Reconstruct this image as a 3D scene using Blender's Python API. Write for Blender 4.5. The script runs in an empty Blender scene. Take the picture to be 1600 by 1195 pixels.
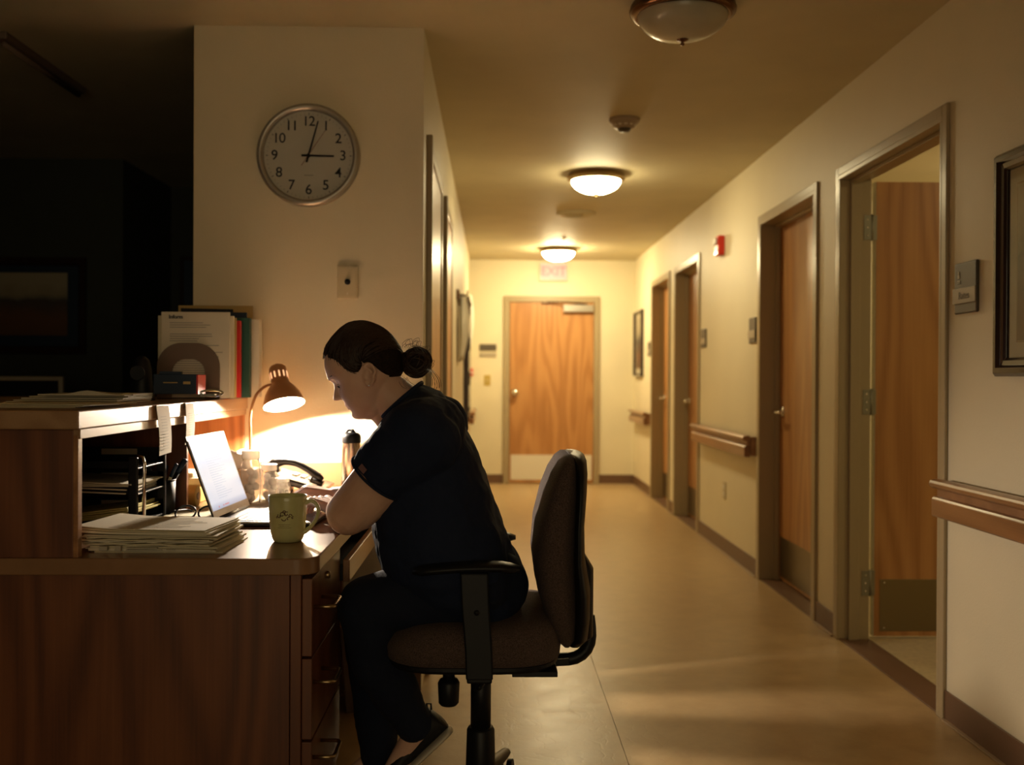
import bpy, math, random
import numpy as np
from mathutils import Vector, Matrix
random.seed(7); np.random.seed(7)
S = bpy.context.scene
COL = S.collection
PI = math.pi
rad = math.radians

# ------------------------------------------------------------------ camera
CAM_Z = 1.148
def cam_basis(yaw=.0188, pitch=-.0043, roll=.0049):
    f = np.array([math.sin(yaw)*math.cos(pitch), math.cos(yaw)*math.cos(pitch), math.sin(pitch)])
    r = np.array([math.cos(yaw), -math.sin(yaw), 0.0]); u = np.cross(r, f)
    return math.cos(roll)*r + math.sin(roll)*u, -math.sin(roll)*r + math.cos(roll)*u, f
_r, _u, _f = cam_basis()
cd = bpy.data.cameras.new('camera'); cam = bpy.data.objects.new('camera', cd); COL.objects.link(cam)
cd.lens = 36.0; cd.sensor_width = 36.0; cd.clip_start = .05; cd.clip_end = 60
cam.matrix_world = Matrix(((_r[0], _u[0], -_f[0], 0), (_r[1], _u[1], -_f[1], 0), (_r[2], _u[2], -_f[2], CAM_Z), (0, 0, 0, 1)))
cd.dof.use_dof = True; cd.dof.focus_distance = 2.56; cd.dof.aperture_fstop = 2.8
S.camera = cam
# ------------------------------------------------------------------ world, exposure, light levels
W = bpy.data.worlds.new('world'); S.world = W; W.use_nodes = True
W.node_tree.nodes['Background'].inputs[0].default_value = (1.0, .72, .36, 1)
W.node_tree.nodes['Background'].inputs[1].default_value = .03
al = bpy.data.lights.new('hall_fill_light', 'AREA'); al.shape = 'RECTANGLE'; al.size = 3.0; al.size_y = 2.0; al.energy = 32; al.color = (1, .79, .47)
alo = bpy.data.objects.new('hall_fill_light', al); COL.objects.link(alo); alo.location = (-.1, -3.85, 1.25); alo.rotation_euler = (rad(90), 0, 0)     # added fill panel standing in for a bright hall end, unseen behind the camera
S.view_settings.view_transform = 'Standard'; S.view_settings.look = 'None'
S.view_settings.exposure = 0.0; S.view_settings.gamma = 1.0; S.view_settings.use_curve_mapping = False
DOME_E = 58.0          # ceiling dome glass emission
LAMP_W = 84.0           # desk lamp bulb, watts
ROOM_W = 26           # lamp in the open side room, watts
SCREEN_E = .95
WARM = (1.0, .82, .46)

# room numbers (metres; camera stands at x=0, y=0)
XR = 1.538; XL = -.258; HC = 2.431; YE = 11.13; YF = 3.769; XP = -1.097

# ------------------------------------------------------------------ pixel measuring helpers (photo 1600x1195 -> real point on a known plane)
def _d(px, py): return _f + (px-800)/1600*_r - (py-597.5)/1600*_u
def atY(px, py, Y): d = _d(px, py); t = Y/d[1]; return Vector((t*d[0], Y, CAM_Z+t*d[2]))
def atZ(px, py, Z): d = _d(px, py); t = (Z-CAM_Z)/d[2]; return Vector((t*d[0], t*d[1], Z))

# ------------------------------------------------------------------ materials
def new_mat(name):
    m = bpy.data.materials.new(name); m.use_nodes = True
    return m, m.node_tree.nodes, m.node_tree.links, m.node_tree.nodes['Principled BSDF']
def mat(name, col, rough=.5, metal=0, spec=.5, bump=0, bscale=60, var=0, vscale=8, emit=None, estr=0, trans=0, ior=1.45, alpha=1, coat=0, sheen=0, sss=0, stretch=(1,1,1)):
    m, N, L, b = new_mat(name)
    b.inputs['Base Color'].default_value = (*col, 1); b.inputs['Roughness'].default_value = rough
    b.inputs['Metallic'].default_value = metal; b.inputs['Specular IOR Level'].default_value = spec
    b.inputs['IOR'].default_value = ior; b.inputs['Transmission Weight'].default_value = trans
    b.inputs['Coat Weight'].default_value = coat; b.inputs['Sheen Weight'].default_value = sheen
    if sss:
        b.inputs['Subsurface Weight'].default_value = sss; b.inputs['Subsurface Radius'].default_value = (.012, .005, .003)
        b.inputs['Subsurface Scale'].default_value = 1.0
    if emit: b.inputs['Emission Color'].default_value = (*emit, 1); b.inputs['Emission Strength'].default_value = estr
    if bump or var:
        tc = N.new('ShaderNodeTexCoord'); mp = N.new('ShaderNodeMapping'); mp.inputs['Scale'].default_value = stretch
        L.new(tc.outputs['Object'], mp.inputs[0])
    if bump:
        n = N.new('ShaderNodeTexNoise'); n.inputs['Scale'].default_value = bscale; n.inputs['Detail'].default_value = 4
        bp = N.new('ShaderNodeBump'); bp.inputs['Strength'].default_value = bump; bp.inputs['Distance'].default_value = .004
        L.new(mp.outputs[0], n.inputs['Vector']); L.new(n.outputs['Fac'], bp.inputs['Height']); L.new(bp.outputs[0], b.inputs['Normal'])
    if var:
        n = N.new('ShaderNodeTexNoise'); n.inputs['Scale'].default_value = vscale; n.inputs['Detail'].default_value = 3
        cr = N.new('ShaderNodeValToRGB'); L.new(mp.outputs[0], n.inputs['Vector']); L.new(n.outputs['Fac'], cr.inputs[0])
        cr.color_ramp.elements[0].position = .3; cr.color_ramp.elements[1].position = .7
        cr.color_ramp.elements[0].color = (*[max(0, c*(1-var)) for c in col], 1); cr.color_ramp.elements[1].color = (*[min(1, c*(1+var)) for c in col], 1)
        L.new(cr.outputs[0], b.inputs['Base Color'])
    return m
def wood(name, dark, mid, light, grain='Z', rough=.38, bands=7, across=2.2, along=.32, coat=.15, off=(0,0,0)):
    m, N, L, b = new_mat(name)
    tc = N.new('ShaderNodeTexCoord'); mp = N.new('ShaderNodeMapping')
    sc = {'X': (along, across, across), 'Y': (across, along, across), 'Z': (across, across, along)}[grain]
    mp.inputs['Scale'].default_value = sc; mp.inputs['Location'].default_value = off
    L.new(tc.outputs['Object'], mp.inputs[0])
    n = N.new('ShaderNodeTexNoise'); n.inputs['Scale'].default_value = 1.4; n.inputs['Detail'].default_value = 1.5; n.inputs['Roughness'].default_value = .4
    L.new(mp.outputs[0], n.inputs['Vector'])
    mu = N.new('ShaderNodeMath'); mu.operation = 'MULTIPLY'; mu.inputs[1].default_value = bands*2*PI; L.new(n.outputs['Fac'], mu.inputs[0])
    sn = N.new('ShaderNodeMath'); sn.operation = 'SINE'; L.new(mu.outputs[0], sn.inputs[0])
    ma = N.new('ShaderNodeMath'); ma.operation = 'MULTIPLY_ADD'; ma.inputs[1].default_value = .5; ma.inputs[2].default_value = .5; L.new(sn.outputs[0], ma.inputs[0])
    m2 = N.new('ShaderNodeMapping'); k = 28
    m2.inputs['Scale'].default_value = tuple(s*k/(6 if abs(s-along) < 1e-6 else 1) for s in sc); L.new(tc.outputs['Object'], m2.inputs[0])
    n2 = N.new('ShaderNodeTexNoise'); n2.inputs['Scale'].default_value = 1.6; n2.inputs['Detail'].default_value = 5; L.new(m2.outputs[0], n2.inputs['Vector'])
    mx = N.new('ShaderNodeMath'); mx.operation = 'MULTIPLY_ADD'; mx.inputs[1].default_value = .45; L.new(ma.outputs[0], mx.inputs[0])
    sc2 = N.new('ShaderNodeMath'); sc2.operation = 'MULTIPLY'; sc2.inputs[1].default_value = .6; L.new(n2.outputs['Fac'], sc2.inputs[0]); L.new(sc2.outputs[0], mx.inputs[2])
    cr = N.new('ShaderNodeValToRGB'); e = cr.color_ramp.elements
    e[0].position = .18; e[0].color = (*dark, 1); e[1].position = .85; e[1].color = (*light, 1)
    c = e.new(.5); c.color = (*mid, 1)
    L.new(mx.outputs[0], cr.inputs[0]); L.new(cr.outputs[0], b.inputs['Base Color'])
    b.inputs['Roughness'].default_value = rough; b.inputs['Coat Weight'].default_value = coat; b.inputs['Coat Roughness'].default_value = .3
    bp = N.new('ShaderNodeBump'); bp.inputs['Strength'].default_value = .12; bp.inputs['Distance'].default_value = .001
    L.new(n2.outputs['Fac'], bp.inputs['Height']); L.new(bp.outputs[0], b.inputs['Normal'])
    return m
M = {}
M['wall'] = mat('wall_paint', (.75, .668, .475), .5, bump=.16, bscale=170, var=.03, vscale=2)
M['ceil'] = mat('ceiling_paint', (.60, .525, .34), .62, bump=.10, bscale=120, var=.05, vscale=3)
M['office'] = mat('office_shade_paint', (.042, .047, .036), .8, var=.05)  # near-black: the office's lack of light is put into the wall colour
M['base'] = mat('vinyl_base', (.15, .080, .045), .42)
M['baselip'] = mat('vinyl_base_lip', (.36, .25, .15), .4)
M['frame'] = mat('taupe_frame_paint', (.37, .29, .17), .3, spec=.6)
M['oak'] = wood('door_oak', (.36, .155, .045), (.45, .21, .068), (.52, .26, .09), 'Z', .35, bands=8, across=2.6, along=.36)
M['oak_y'] = wood('rail_oak', (.25, .105, .034), (.35, .155, .055), (.43, .21, .08), 'Y', .3, bands=5, across=5, along=.5, coat=.4)
M['rail'] = wood('handrail_oak', (.17, .068, .022), (.24, .10, .034), (.30, .135, .05), 'Y', .3, bands=5, across=5, along=.5, coat=.4)
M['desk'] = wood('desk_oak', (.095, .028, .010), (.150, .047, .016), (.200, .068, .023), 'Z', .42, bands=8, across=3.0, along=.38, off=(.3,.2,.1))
M['desk_x'] = wood('desk_edge', (.22, .10, .04), (.27, .125, .055), (.33, .16, .07), 'X', .42, bands=4, across=5, along=.6)
M['lam'] = mat('worktop_laminate', (.27, .145, .072), .28, var=.06, vscale=26, spec=.5, coat=.15)
M['hutchtop'] = wood('counter_top_laminate', (.29, .155, .07), (.34, .19, .09), (.40, .235, .12), 'Y', .36, bands=4, across=6, along=.6)
M['steel'] = mat('brushed_steel', (.62, .58, .50), .3, 1, bump=.05, bscale=300, stretch=(1, 1, .03))
M['hinge'] = mat('hinge_steel', (.26, .25, .20), .45, .8)
M['chrome'] = mat('chrome', (.75, .72, .66), .12, 1)
M['kick'] = mat('kick_plate_steel', (.80, .75, .63), .38, .25, bump=.04, bscale=200)
M['kick_dark'] = mat('bronze_kick_plate', (.23, .19, .12), .34, 1, bump=.04, bscale=200)
M['bronze'] = mat('dark_bronze', (.16, .085, .05), .26, 1)
M['nickel'] = mat('satin_brass_metal', (.42, .31, .17), .3, 1)
M['black'] = mat('black_plastic', (.008, .009, .012), .42, spec=.3)
M['blackmatt'] = mat('black_matt', (.010, .011, .014), .6)
M['navy'] = mat('navy_cloth', (.0045, .012, .042), .85, bump=.25, bscale=420)
M['trouser'] = mat('navy_trouser_cloth', (.003, .0075, .025), .9, bump=.25, bscale=420)
M['fabric'] = mat('brown_speckled_fabric', (.082, .054, .047), .9, bump=.5, bscale=700, var=.65, vscale=420, sheen=.03)
M['paper'] = mat('paper', (.72, .66, .52), .8)
M['paper2'] = mat('paper_cream', (.62, .56, .40), .8)
M['paper_y'] = mat('paper_yellow', (.62, .55, .22), .8)
M['ink'] = mat('ink', (.03, .03, .035), .8)
M['inkgrey'] = mat('ink_grey', (.30, .28, .25), .8)
M['inkpale'] = mat('ink_pale', (.46, .42, .34), .8)
M['manila'] = mat('manila', (.55, .39, .15), .8)
M['red'] = mat('red_board', (.55, .03, .03), .5)
M['green'] = mat('dark_green_board', (.016, .075, .052), .5)
M['navybd'] = mat('navy_board', (.012, .028, .06), .5)
M['brownmetal'] = mat('brown_painted_metal', (.17, .115, .08), .5)
M['mug'] = mat('mug_glaze', (.58, .57, .27), .22, coat=.4, var=.05, vscale=30)
M['mugin'] = mat('mug_inside', (.30, .20, .10), .25)
M['crest'] = mat('crest_print', (.12, .05, .03), .5)
M['copper'] = mat('copper_enamel', (.46, .23, .10), .34, .45)
M['shadein'] = mat('shade_inside_white', (.95, .86, .70), .6)
M['white'] = mat('white_plastic', (.72, .68, .60), .4)
M['tissue'] = mat('tissue', (.85, .82, .76), .9)
M['tbox'] = mat('tissue_box_card', (.62, .42, .26), .6, var=.25, vscale=50)
M['jar'] = mat('clear_jar_plastic', (.97, .95, .92), .15, trans=.9, ior=1.06)
M['lid'] = mat('jar_lid', (.9, .87, .80), .5, trans=.5, ior=1.1)
M['cotton'] = mat('cotton_wool', (.93, .91, .88), .95, trans=.3, ior=1.05)
M['phone'] = mat('phone_plastic', (.014, .012, .010), .32)
M['laptop'] = mat('laptop_aluminium', (.50, .49, .48), .35, .7)
M['lapdark'] = mat('laptop_dark', (.02, .02, .022), .35)
M['keys'] = mat('laptop_keys', (.38, .36, .35), .5)
M['mustard'] = mat('mustard_card', (.50, .36, .09), .6)
M['plate_i'] = mat('ivory_plate', (.58, .49, .31), .4)
M['plaque'] = mat('plaque_grey', (.095, .075, .055), .45)
M['plaquel'] = mat('plaque_insert', (.40, .34, .25), .4)
M['artdark'] = mat('picture_frame_dark', (.035, .018, .014), .22, coat=.5)
M['artgold'] = mat('frame_fillet', (.30, .20, .10), .4)
M['mat_board'] = mat('mat_board', (.52, .46, .33), .8)
M['cast'] = mat('gown_cloth', (.75, .70, .58), .9)
M['alarm'] = mat('alarm_red', (.62, .035, .02), .35)
M['rubber'] = mat('rubber_white', (.62, .56, .46), .6)
M['tin'] = mat('ceiling_device_plastic', (.42, .33, .24), .5)
M['hair'] = mat('dark_brown_hair', (.016, .0085, .006), .62, bump=.5, bscale=60, var=.55, vscale=35, stretch=(1, 8, 8), spec=.15)
M['strand'] = mat('hair_strand', (.030, .014, .009), .36, spec=.5)
M['glassoff'] = mat('frosted_glass_unlit', (.42, .38, .27), .35, trans=.0, coat=.3, var=.12, vscale=6)
M['domelit'] = mat('dome_glass_lit', (.9, .85, .7), .4, emit=WARM, estr=DOME_E)
M['domelit2'] = mat('dome_glass_lit_far', (.9, .85, .7), .4, emit=WARM, estr=DOME_E*3.0)
M['bulb'] = mat('bulb_glow', (1, .9, .7), .4, emit=(1, .72, .40), estr=45)
M['eyew'] = mat('eye', (.55, .50, .47), .15)
M['iris'] = mat('iris', (.03, .02, .015), .15)
M['gem'] = mat('ear_stud_metal', (.8, .8, .85), .1, 1)
M['pinkpatch'] = mat('sleeve_label_cloth', (.22, .12, .13), .8)
M['exitw'] = mat('exit_sign_face', (.30, .12, .09), .4, emit=(1, .42, .32), estr=.85)
M['exitr'] = mat('exit_letters', (.7, .06, .05), .4, emit=(1, .20, .16), estr=.95)

def skin_mat():
    m, N, L, b = new_mat('skin')
    b.inputs['Roughness'].default_value = .48; b.inputs['Specular IOR Level'].default_value = .35
    b.inputs['Subsurface Weight'].default_value = .12; b.inputs['Subsurface Radius'].default_value = (.012, .005, .003); b.inputs['Subsurface Scale'].default_value = 1
    tc = N.new('ShaderNodeTexCoord'); n = N.new('ShaderNodeTexNoise'); n.inputs['Scale'].default_value = 14; n.inputs['Detail'].default_value = 3
    cr = N.new('ShaderNodeValToRGB'); cr.color_ramp.elements[0].color = (.66, .40, .30, 1); cr.color_ramp.elements[1].color = (.75, .49, .38, 1)
    cr.color_ramp.elements[0].position = .35; cr.color_ramp.elements[1].position = .65
    L.new(tc.outputs['Object'], n.inputs['Vector']); L.new(n.outputs['Fac'], cr.inputs[0]); L.new(cr.outputs[0], b.inputs['Base Color'])
    n2 = N.new('ShaderNodeTexNoise'); n2.inputs['Scale'].default_value = 260; bp = N.new('ShaderNodeBump'); bp.inputs['Strength'].default_value = .12; bp.inputs['Distance'].default_value = .001
    L.new(tc.outputs['Object'], n2.inputs['Vector']); L.new(n2.outputs['Fac'], bp.inputs['Height']); L.new(bp.outputs[0], b.inputs['Normal'])
    return m
M['skin'] = skin_mat()
M['lips'] = mat('lip_skin', (.36, .11, .085), .4)

def floor_mat():
    m, N, L, b = new_mat('floor_vinyl')
    tc = N.new('ShaderNodeTexCoord')
    n = N.new('ShaderNodeTexNoise'); n.inputs['Scale'].default_value = 9; n.inputs['Detail'].default_value = 6; n.inputs['Roughness'].default_value = .65
    cr = N.new('ShaderNodeValToRGB'); cr.color_ramp.elements[0].position = .3; cr.color_ramp.elements[1].position = .72
    cr.color_ramp.elements[0].color = (.37, .245, .115, 1); cr.color_ramp.elements[1].color = (.48, .335, .17, 1)
    L.new(tc.outputs['Object'], n.inputs['Vector']); L.new(n.outputs['Fac'], cr.inputs[0]); L.new(cr.outputs[0], b.inputs['Base Color'])
    v = N.new('ShaderNodeTexVoronoi'); v.feature = 'DISTANCE_TO_EDGE'; v.inputs['Scale'].default_value = 13
    wn = N.new('ShaderNodeTexNoise'); wn.inputs['Scale'].default_value = 8
    mixv = N.new('ShaderNodeMixRGB'); mixv.blend_type = 'ADD'; mixv.inputs[0].default_value = .16
    L.new(tc.outputs['Object'], wn.inputs['Vector']); L.new(tc.outputs['Object'], mixv.inputs[1]); L.new(wn.outputs['Color'], mixv.inputs[2]); L.new(mixv.outputs[0], v.inputs['Vector'])
    c2 = N.new('ShaderNodeValToRGB'); c2.color_ramp.elements[0].position = 0; c2.color_ramp.elements[1].position = .05
    c2.color_ramp.elements[0].color = (0, 0, 0, 1); c2.color_ramp.elements[1].color = (1, 1, 1, 1); L.new(v.outputs['Distance'], c2.inputs[0])
    n3 = N.new('ShaderNodeTexNoise'); n3.inputs['Scale'].default_value = 90; n3.inputs['Detail'].default_value = 4; L.new(tc.outputs['Object'], n3.inputs['Vector'])
    ad = N.new('ShaderNodeMath'); ad.operation = 'MULTIPLY_ADD'; ad.inputs[1].default_value = .5; L.new(n3.outputs['Fac'], ad.inputs[0]); L.new(c2.outputs[0], ad.inputs[2])
    bp = N.new('ShaderNodeBump'); bp.inputs['Strength'].default_value = .10; bp.inputs['Distance'].default_value = .0018
    L.new(ad.outputs[0], bp.inputs['Height']); L.new(bp.outputs[0], b.inputs['Normal'])
    rr = N.new('ShaderNodeMapRange'); rr.inputs[3].default_value = .26; rr.inputs[4].default_value = .42
    L.new(n.outputs['Fac'], rr.inputs[0]); L.new(rr.outputs[0], b.inputs['Roughness'])
    b.inputs['Specular IOR Level'].default_value = .45
    return m
M['floor'] = floor_mat()

# ------------------------------------------------------------------ mesh helpers
class MB:
    def __init__(s): s.v = []; s.f = []
    def add(s, v, f):
        o = len(s.v); s.v += [tuple(map(float, p)) for p in v]; s.f += [tuple(i+o for i in q) for q in f]; return s
    def box(s, x0, x1, y0, y1, z0, z1):
        v = [(x, y, z) for z in (z0, z1) for y in (y0, y1) for x in (x0, x1)]
        return s.add(v, [(0,2,3,1), (4,5,7,6), (0,1,5,4), (2,6,7,3), (0,4,6,2), (1,3,7,5)])
    def obox(s, c, size, R=None):
        c = Vector(c); hx, hy, hz = [a/2 for a in size]; R = R or Matrix.Identity(3)
        v = [c + R @ Vector((x, y, z)) for z in (-hz, hz) for y in (-hy, hy) for x in (-hx, hx)]
        return s.add(v, [(0,2,3,1), (4,5,7,6), (0,1,5,4), (2,6,7,3), (0,4,6,2), (1,3,7,5)])
    def rings(s, R, cap=True, closed=True):
        n = len(R[0]); v = [p for r in R for p in r]; f = []
        for i in range(len(R)-1):
            for j in range(n if closed else n-1):
                k = (j+1) % n; f.append((i*n+j, i*n+k, (i+1)*n+k, (i+1)*n+j))
        if cap: f.append(tuple(range(n-1, -1, -1))); f.append(tuple((len(R)-1)*n+j for j in range(n)))
        return s.add(v, f)
    def tube(s, pts, r, n=8, cap=True, sx=1, up=None):
        pts = [Vector(p) for p in pts]; R = []
        rr = r if hasattr(r, '__len__') else [r]*len(pts); prev = Vector(up) if up else None
        for i, p in enumerate(pts):
            t = (pts[min(i+1, len(pts)-1)] - pts[max(i-1, 0)]).normalized()
            if prev is None: prev = t.orthogonal()
            a = (prev - t*prev.dot(t)); a = a.normalized() if a.length > 1e-6 else t.orthogonal().normalized()
            if up is None: prev = a
            b = t.cross(a)
            R.append([p + a*math.cos(2*PI*j/n)*rr[i] + b*math.sin(2*PI*j/n)*rr[i]*sx for j in range(n)])
        return s.rings(R, cap)
    def cyl(s, p0, p1, r0, r1=None, n=24): return s.tube([p0, p1], [r0, r0 if r1 is None else r1], n)
    def lathe(s, prof, c=(0,0,0), ax=(0,0,1), n=32, cap=False):
        ax = Vector(ax).normalized(); a = ax.orthogonal().normalized(); b = ax.cross(a); c = Vector(c)
        return s.rings([[c + ax*h + (a*math.cos(2*PI*j/n) + b*math.sin(2*PI*j/n))*max(r, 1e-5) for j in range(n)] for r, h in prof], cap)
    def capsule(s, p0, p1, r0, r1, n=16, m=5, flat0=False, flat1=False, sy=1.0):
        p0 = Vector(p0); p1 = Vector(p1); t = (p1-p0).normalized(); a = Vector((0,1,0)); a = (a - t*a.dot(t))
        a = a.normalized() if a.length > .2 else t.orthogonal().normalized(); b = t.cross(a)
        P = []
        if flat0: P.append((p0, r0))
        else: P += [(p0 - t*r0*math.cos(k/m*PI/2), max(r0*math.sin(k/m*PI/2), 1e-4)) for k in range(m+1)]
        if flat1: P.append((p1, r1))
        else: P += [(p1 + t*r1*math.sin(k/m*PI/2), max(r1*math.cos(k/m*PI/2), 1e-4)) for k in range(m+1)]
        return s.rings([[c + (a*math.cos(2*PI*j/n)*sy + b*math.sin(2*PI*j/n))*r for j in range(n)] for c, r in P])
    def ell(s, c, r, R=None, n=24, m=14):
        c = Vector(c); R = R or Matrix.Identity(3)
        return s.rings([[c + R @ Vector((r[0]*math.sin(a)*math.cos(2*PI*j/n), r[1]*math.sin(a)*math.sin(2*PI*j/n), r[2]*math.cos(a))) for j in range(n)] for a in [max(1e-3, min(PI-1e-3, PI*k/m)) for k in range(m+1)]])
    def build(s, name, m, parent=None, smooth=False, bevel=0, seg=2, sub=0, kind=None, label=None):
        me = bpy.data.meshes.new(name); me.from_pydata(s.v, [], s.f); me.materials.append(m if not isinstance(m, str) else M[m]); me.update()
        o = bpy.data.objects.new(name, me); COL.objects.link(o)
        if smooth: me.polygons.foreach_set('use_smooth', [True]*len(me.polygons))
        if bevel:
            b = o.modifiers.new('bevel', 'BEVEL'); b.width = bevel; b.segments = seg; b.limit_method = 'ANGLE'; b.angle_limit = rad(40)
        if sub: q = o.modifiers.new('sub', 'SUBSURF'); q.levels = sub; q.render_levels = sub
        if parent is not None:
            o.parent = parent
            if parent.type == 'EMPTY': o.location = -Vector(parent.location)
        if kind: o['kind'] = kind
        if label: o['label'] = label
        return o
def cat(pts, m=6):
    pts = [Vector(p) for p in pts]; out = []
    for i in range(len(pts)-1):
        p0 = pts[max(i-1, 0)]; p1 = pts[i]; p2 = pts[i+1]; p3 = pts[min(i+2, len(pts)-1)]
        for k in range(m):
            t = k/m; out.append(.5*((2*p1)+(p2-p0)*t+(2*p0-5*p1+4*p2-p3)*t*t+(3*p1-p0-3*p2+p3)*t**3))
    return out+[pts[-1]]
def catr(r, m=6): return [float(v) for v in np.interp(np.linspace(0, len(r)-1, (len(r)-1)*m+1), range(len(r)), r)]
def thing(name, label, cat, loc=(0,0,0), group=None, kind=None):
    o = bpy.data.objects.new(name, None); COL.objects.link(o); o.location = loc; o.empty_display_size = .05
    if label: o['label'] = label
    if cat: o['category'] = cat
    if group: o['group'] = group
    if kind: o['kind'] = kind
    return o
def tag(o, label, cat, group=None):
    o['label'] = label; o['category'] = cat
    if group: o['group'] = group
    return o
def copy_tree(o, parent=None, dz=None):
    c = o.copy(); COL.objects.link(c)
    if parent is not None: c.parent = parent
    for ch in [k for k in bpy.data.objects if k.parent == o and k is not c]: copy_tree(ch, c)
    return c
def remesh(o, vox, it=6, fac=.5, disp=0, dscale=.08, shade=True):
    r = o.modifiers.new('remesh', 'REMESH'); r.mode = 'VOXEL'; r.voxel_size = vox; r.use_smooth_shade = shade
    sm = o.modifiers.new('smooth', 'SMOOTH'); sm.factor = fac; sm.iterations = it
    if disp:
        t = bpy.data.textures.new('folds', 'CLOUDS'); t.noise_scale = dscale; t.noise_depth = 2
        d = o.modifiers.new('folds', 'DISPLACE'); d.texture = t; d.strength = disp; d.mid_level = .5; d.texture_coords = 'GLOBAL'
    return o
def text(name, s, size, m, R, loc, parent, depth=.0004, align='CENTER', font_x=1.0, bold=0):
    c = bpy.data.curves.new(name, 'FONT'); c.body = s; c.size = size; c.extrude = depth; c.align_x = align; c.align_y = 'CENTER'; c.space_character = font_x; c.offset = bold
    t = bpy.data.objects.new(name, c); COL.objects.link(t)
    dg = bpy.context.evaluated_depsgraph_get(); me = bpy.data.meshes.new_from_object(t.evaluated_get(dg)); bpy.data.objects.remove(t)
    me.name = name; me.transform(Matrix.Translation(Vector(loc)) @ R.to_4x4()); me.materials.clear(); me.materials.append(M[m])
    o = bpy.data.objects.new(name, me); COL.objects.link(o)
    if parent is not None:
        o.parent = parent
        if parent.type == 'EMPTY': o.location = -Vector(parent.location)
    return o
R_FRONT = Matrix(((1,0,0), (0,0,-1), (0,1,0)))            # text reading towards -Y
R_RIGHT = Matrix(((0,0,-1), (-1,0,0), (0,1,0)))           # text on right wall facing -X
R_PX = Matrix(((0,0,1), (1,0,0), (0,1,0)))                # facing +X
def rot(ax, deg): return Matrix.Rotation(rad(deg), 3, ax)

# ================================================================== THE SETTING
fl = MB().box(-4.6, 4.6, -4.1, 12.2, -.08, -.004).build('floor', 'floor', kind='structure')
for x0, x1 in ((-4.6, .409), (.4115, XR+.13)):
    MB().box(x0, x1, -4.1, 12.2, -.004, 0).build('vinyl_sheet', 'floor', fl)
MB().box(XR+.135, 4.6, -1.6, 12.2, -.004, .001).build('side_room_floor_sheet', mat('side_room_vinyl', (.52, .42, .24), .4, var=.12, vscale=40), fl)
MB().box(-4.6, 4.6, -4.1, 12.2, HC, HC+.1).build('ceiling', 'ceil', kind='structure')

HI = 2.03; HO = 2.085; WT = .13
doorsR = [(3.482, 4.490), (4.870, 5.835), (7.630, 8.570), (8.905, 9.825)]        # clear openings on the right wall
wr = MB(); y = -4.1
for a, b in doorsR:
    wr.box(XR, XR+WT, y, a-.02, 0, HC); wr.box(XR, XR+WT, a-.02, b+.02, HI+.02, HC); y = b+.02
wr.box(XR, XR+WT, y, YE+.1, 0, HC); wr.build('wall_right', 'wall', kind='structure')
wl = MB().box(XL-.12, XL, YF+.12, YE+.1, 0, HC).build('wall_left', 'wall', kind='structure')
MB().box(XP, XL, YF, YF+.12, 0, HC).build('wall_front', 'wall', kind='structure')
MB().box(XL-.12, XR+WT, YE, YE+.12, 0, HC).build('wall_end', 'wall', kind='structure')
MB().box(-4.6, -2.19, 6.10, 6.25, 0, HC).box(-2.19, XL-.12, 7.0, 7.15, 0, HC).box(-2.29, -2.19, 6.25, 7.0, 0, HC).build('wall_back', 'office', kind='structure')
MB().box(-2.0, XR+WT, -4.2, -4.1, 0, HC).box(-2.1, -2.0, -4.2, 1.5, 0, HC).box(-4.7, -2.0, 1.5, 1.6, 0, HC).build('wall_unseen_hall', 'office', kind='structure')  # unseen hall shell; its last wall is added to keep light out of the office
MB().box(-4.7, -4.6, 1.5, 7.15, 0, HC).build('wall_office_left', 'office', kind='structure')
# side room behind the open door
MB().box(4.5, 4.6, 2.2, 6.9, 0, HC).box(XR+WT, 4.5, 6.8, 6.9, 0, HC).box(XR+WT, 4.5, 2.2, 2.3, 0, HC).build('wall_side_room', 'wall', kind='structure')
# baseboards
def baseboard(name, segs):
    b = MB(); l = MB()
    for (x0, y0, x1, y1, nx, ny) in segs:
        t = .008
        b.box(min(x0, x1+nx*t, x1), max(x0, x0+nx*t, x1), min(y0, y1+ny*t, y1), max(y0, y0+ny*t, y1), 0, .102)
        t = .022
        l.box(min(x0, x0+nx*t, x1), max(x0, x0+nx*t, x1), min(y0, y0+ny*t, y1), max(y0, y0+ny*t, y1), 0, .007)
    o = b.build(name, 'base', kind='structure', bevel=.003); l.build('toe_lip', 'baselip', o, bevel=.002)
yb = [-4.1] + [v for a, b in doorsR for v in (a-.056, b+.056)] + [YE]
baseboard('baseboard_right', [(XR, yb[i], XR, yb[i+1], -1, 0) for i in range(0, len(yb), 2)])
baseboard('baseboard_end', [(XL, YE, .112, YE, 0, -1), (1.162, YE, XR, YE, 0, -1)])
baseboard('baseboard_left', [(XL, 6.26, XL, YE, 1, 0), (XL, 5.03, XL, 5.26, 1, 0)])
MB().box(XL-.35, XL, YF-.008, YF, 0, .102).build('baseboard_front', 'base', kind='structure')

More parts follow.
